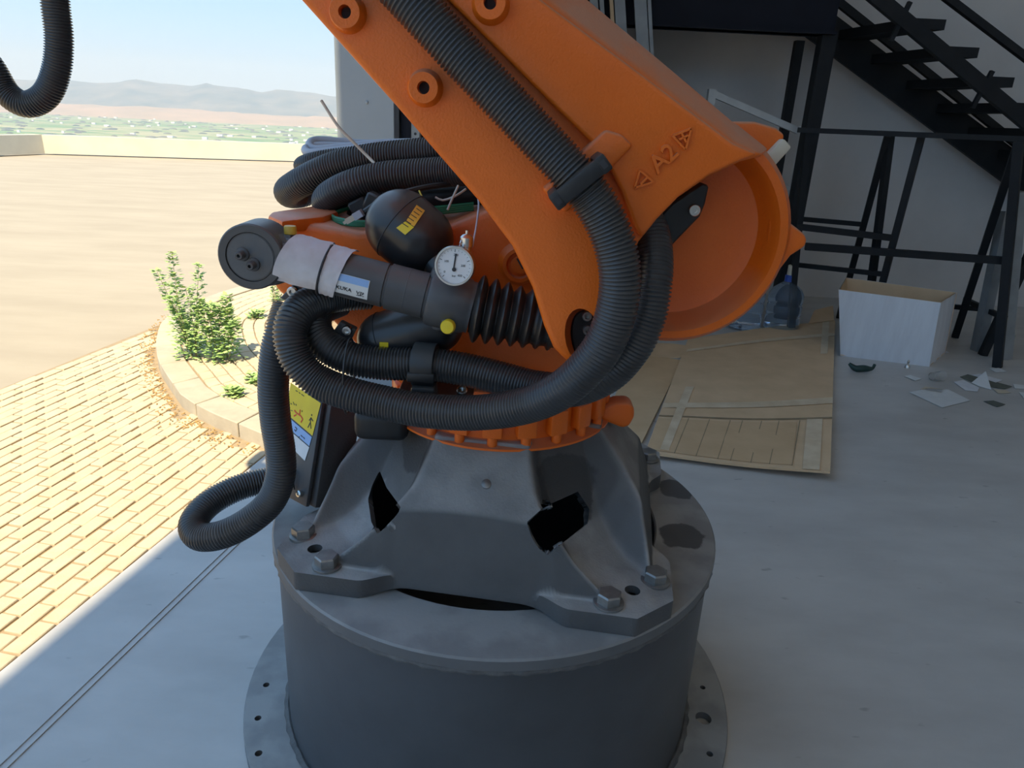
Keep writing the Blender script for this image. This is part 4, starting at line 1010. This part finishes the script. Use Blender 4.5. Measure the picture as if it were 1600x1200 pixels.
make('cable_bundle', B().tube(catmull([at(780, 300, 1.60), at(700, 305, 1.60), at(620, 318, 1.60), at(560, 335, 1.64), at(600, 330, 1.72)], .01), .026, 14), M['black'], coil)
wire('cable_tie', [(502, 157, 1.60), (528, 197, 1.59), (552, 222, 1.585), (572, 242, 1.58), (588, 258, 1.56)], .0032, 'tie', coil)
wire('cable_tie', [(655, 298, 1.42), (661, 311, 1.40), (668, 325, 1.38)], .0016, 'yellow', coil)
wire('cable_tie', [(716, 290, 1.44), (706, 312, 1.42), (698, 331, 1.41)], .0022, 'tie', coil); wire('cable_tie', [(680, 308, 1.44), (692, 313, 1.44), (712, 306, 1.44), (730, 294, 1.46)], .0022, 'tie', coil)

# ---- clamps, brackets and ties on the hoses
cl = thing; p = at(905, 283, 1.062); ud = (at(932, 262, 1.062) - at(879, 304, 1.062)).normalized()
Mx = frame((0, 0, 0), ud, (0, -1, 0)).to_3x3()
clip = make('hose_clip', B().box(p + Vector((0, -.018, 0)), (.070, .024, .014), Mx).bevel(.003, 2), M['black'], rob)
for s_ in (-1, 1):
    make('clip_post', B().box(p + ud * .040 * s_ + Vector((0, .012, 0)), (.016, .026, .074), Mx).bevel(.003, 2), M['black'], clip)
    make('clip_socket', B().box(p + ud * .040 * s_ + Vector((0, -.026, 0)), (.008, .012, .003), Mx), M['ink'], clip)
hp = at(665, 570, 1.295); hd = (at(690, 572, 1.292) - at(640, 568, 1.298)).normalized()
cp_ = make('hose_clamp', B().lathe(hp - hd * .022, hd, [(.034, 0), (.043, .001), (.0435, .004), (.0435, .040), (.043, .043), (.034, .044)], 40, False), M['black'], rob)
make('clamp_latch', B().box(hp + Vector((-.004, -.040, -.012)), (.052, .012, .018)).bevel(.003, 2), M['black'], cp_)
make('clamp_foot', B().box(hp + Vector((.0, -.012, -.048)), (.046, .058, .03)).bevel(.005, 2), M['black'], cp_)
pz = at(680, 614, 1.32).z
pl = make('clamp_plate', B().box((at(680, 614, 1.32).x, 1.345, pz - .006), (.15, .10, .012)).bevel(.002, 1), M['black'], rob)
make('plate_screw', B().lathe(at(722, 614, 1.325), (0, -.5, .85), [(.011, -.004), (.011, .010), (.009, .012), (.005, .012), (.005, .006)], 18), M['chrome'], pl)
for pts, sc_, Y in (([(437, 466), (459, 443), (486, 462), (520, 482), (505, 505), (470, 480)], (458, 455), 1.335), ([(512, 530), (531, 503), (556, 515), (540, 548)], (543, 515), 1.335)):
    br = make('hose_bracket', B().prism([at(x, y, Y) for x, y in pts], (0, .02, 0)).bevel(.002, 1), M['cylp'], rob)
    make('bracket_screw', B().lathe(at(*sc_, Y), (0, -1, 0), [(.010, 0), (.010, .008), (.0085, .010), (.005, .010), (.005, .004), (.001, .004)], 18), M['chrome'], br)
tc_ = at(545, 588, 1.268); tie = [tc_ + Vector((.004 * math.sin(a), -.047 * math.cos(a) + .0, .074 * math.sin(a))) for a in [2 * math.pi * k / 48 for k in range(49)]]
make('cable_tie', B().tube(tie, .0022, 6), M['black'], rob)
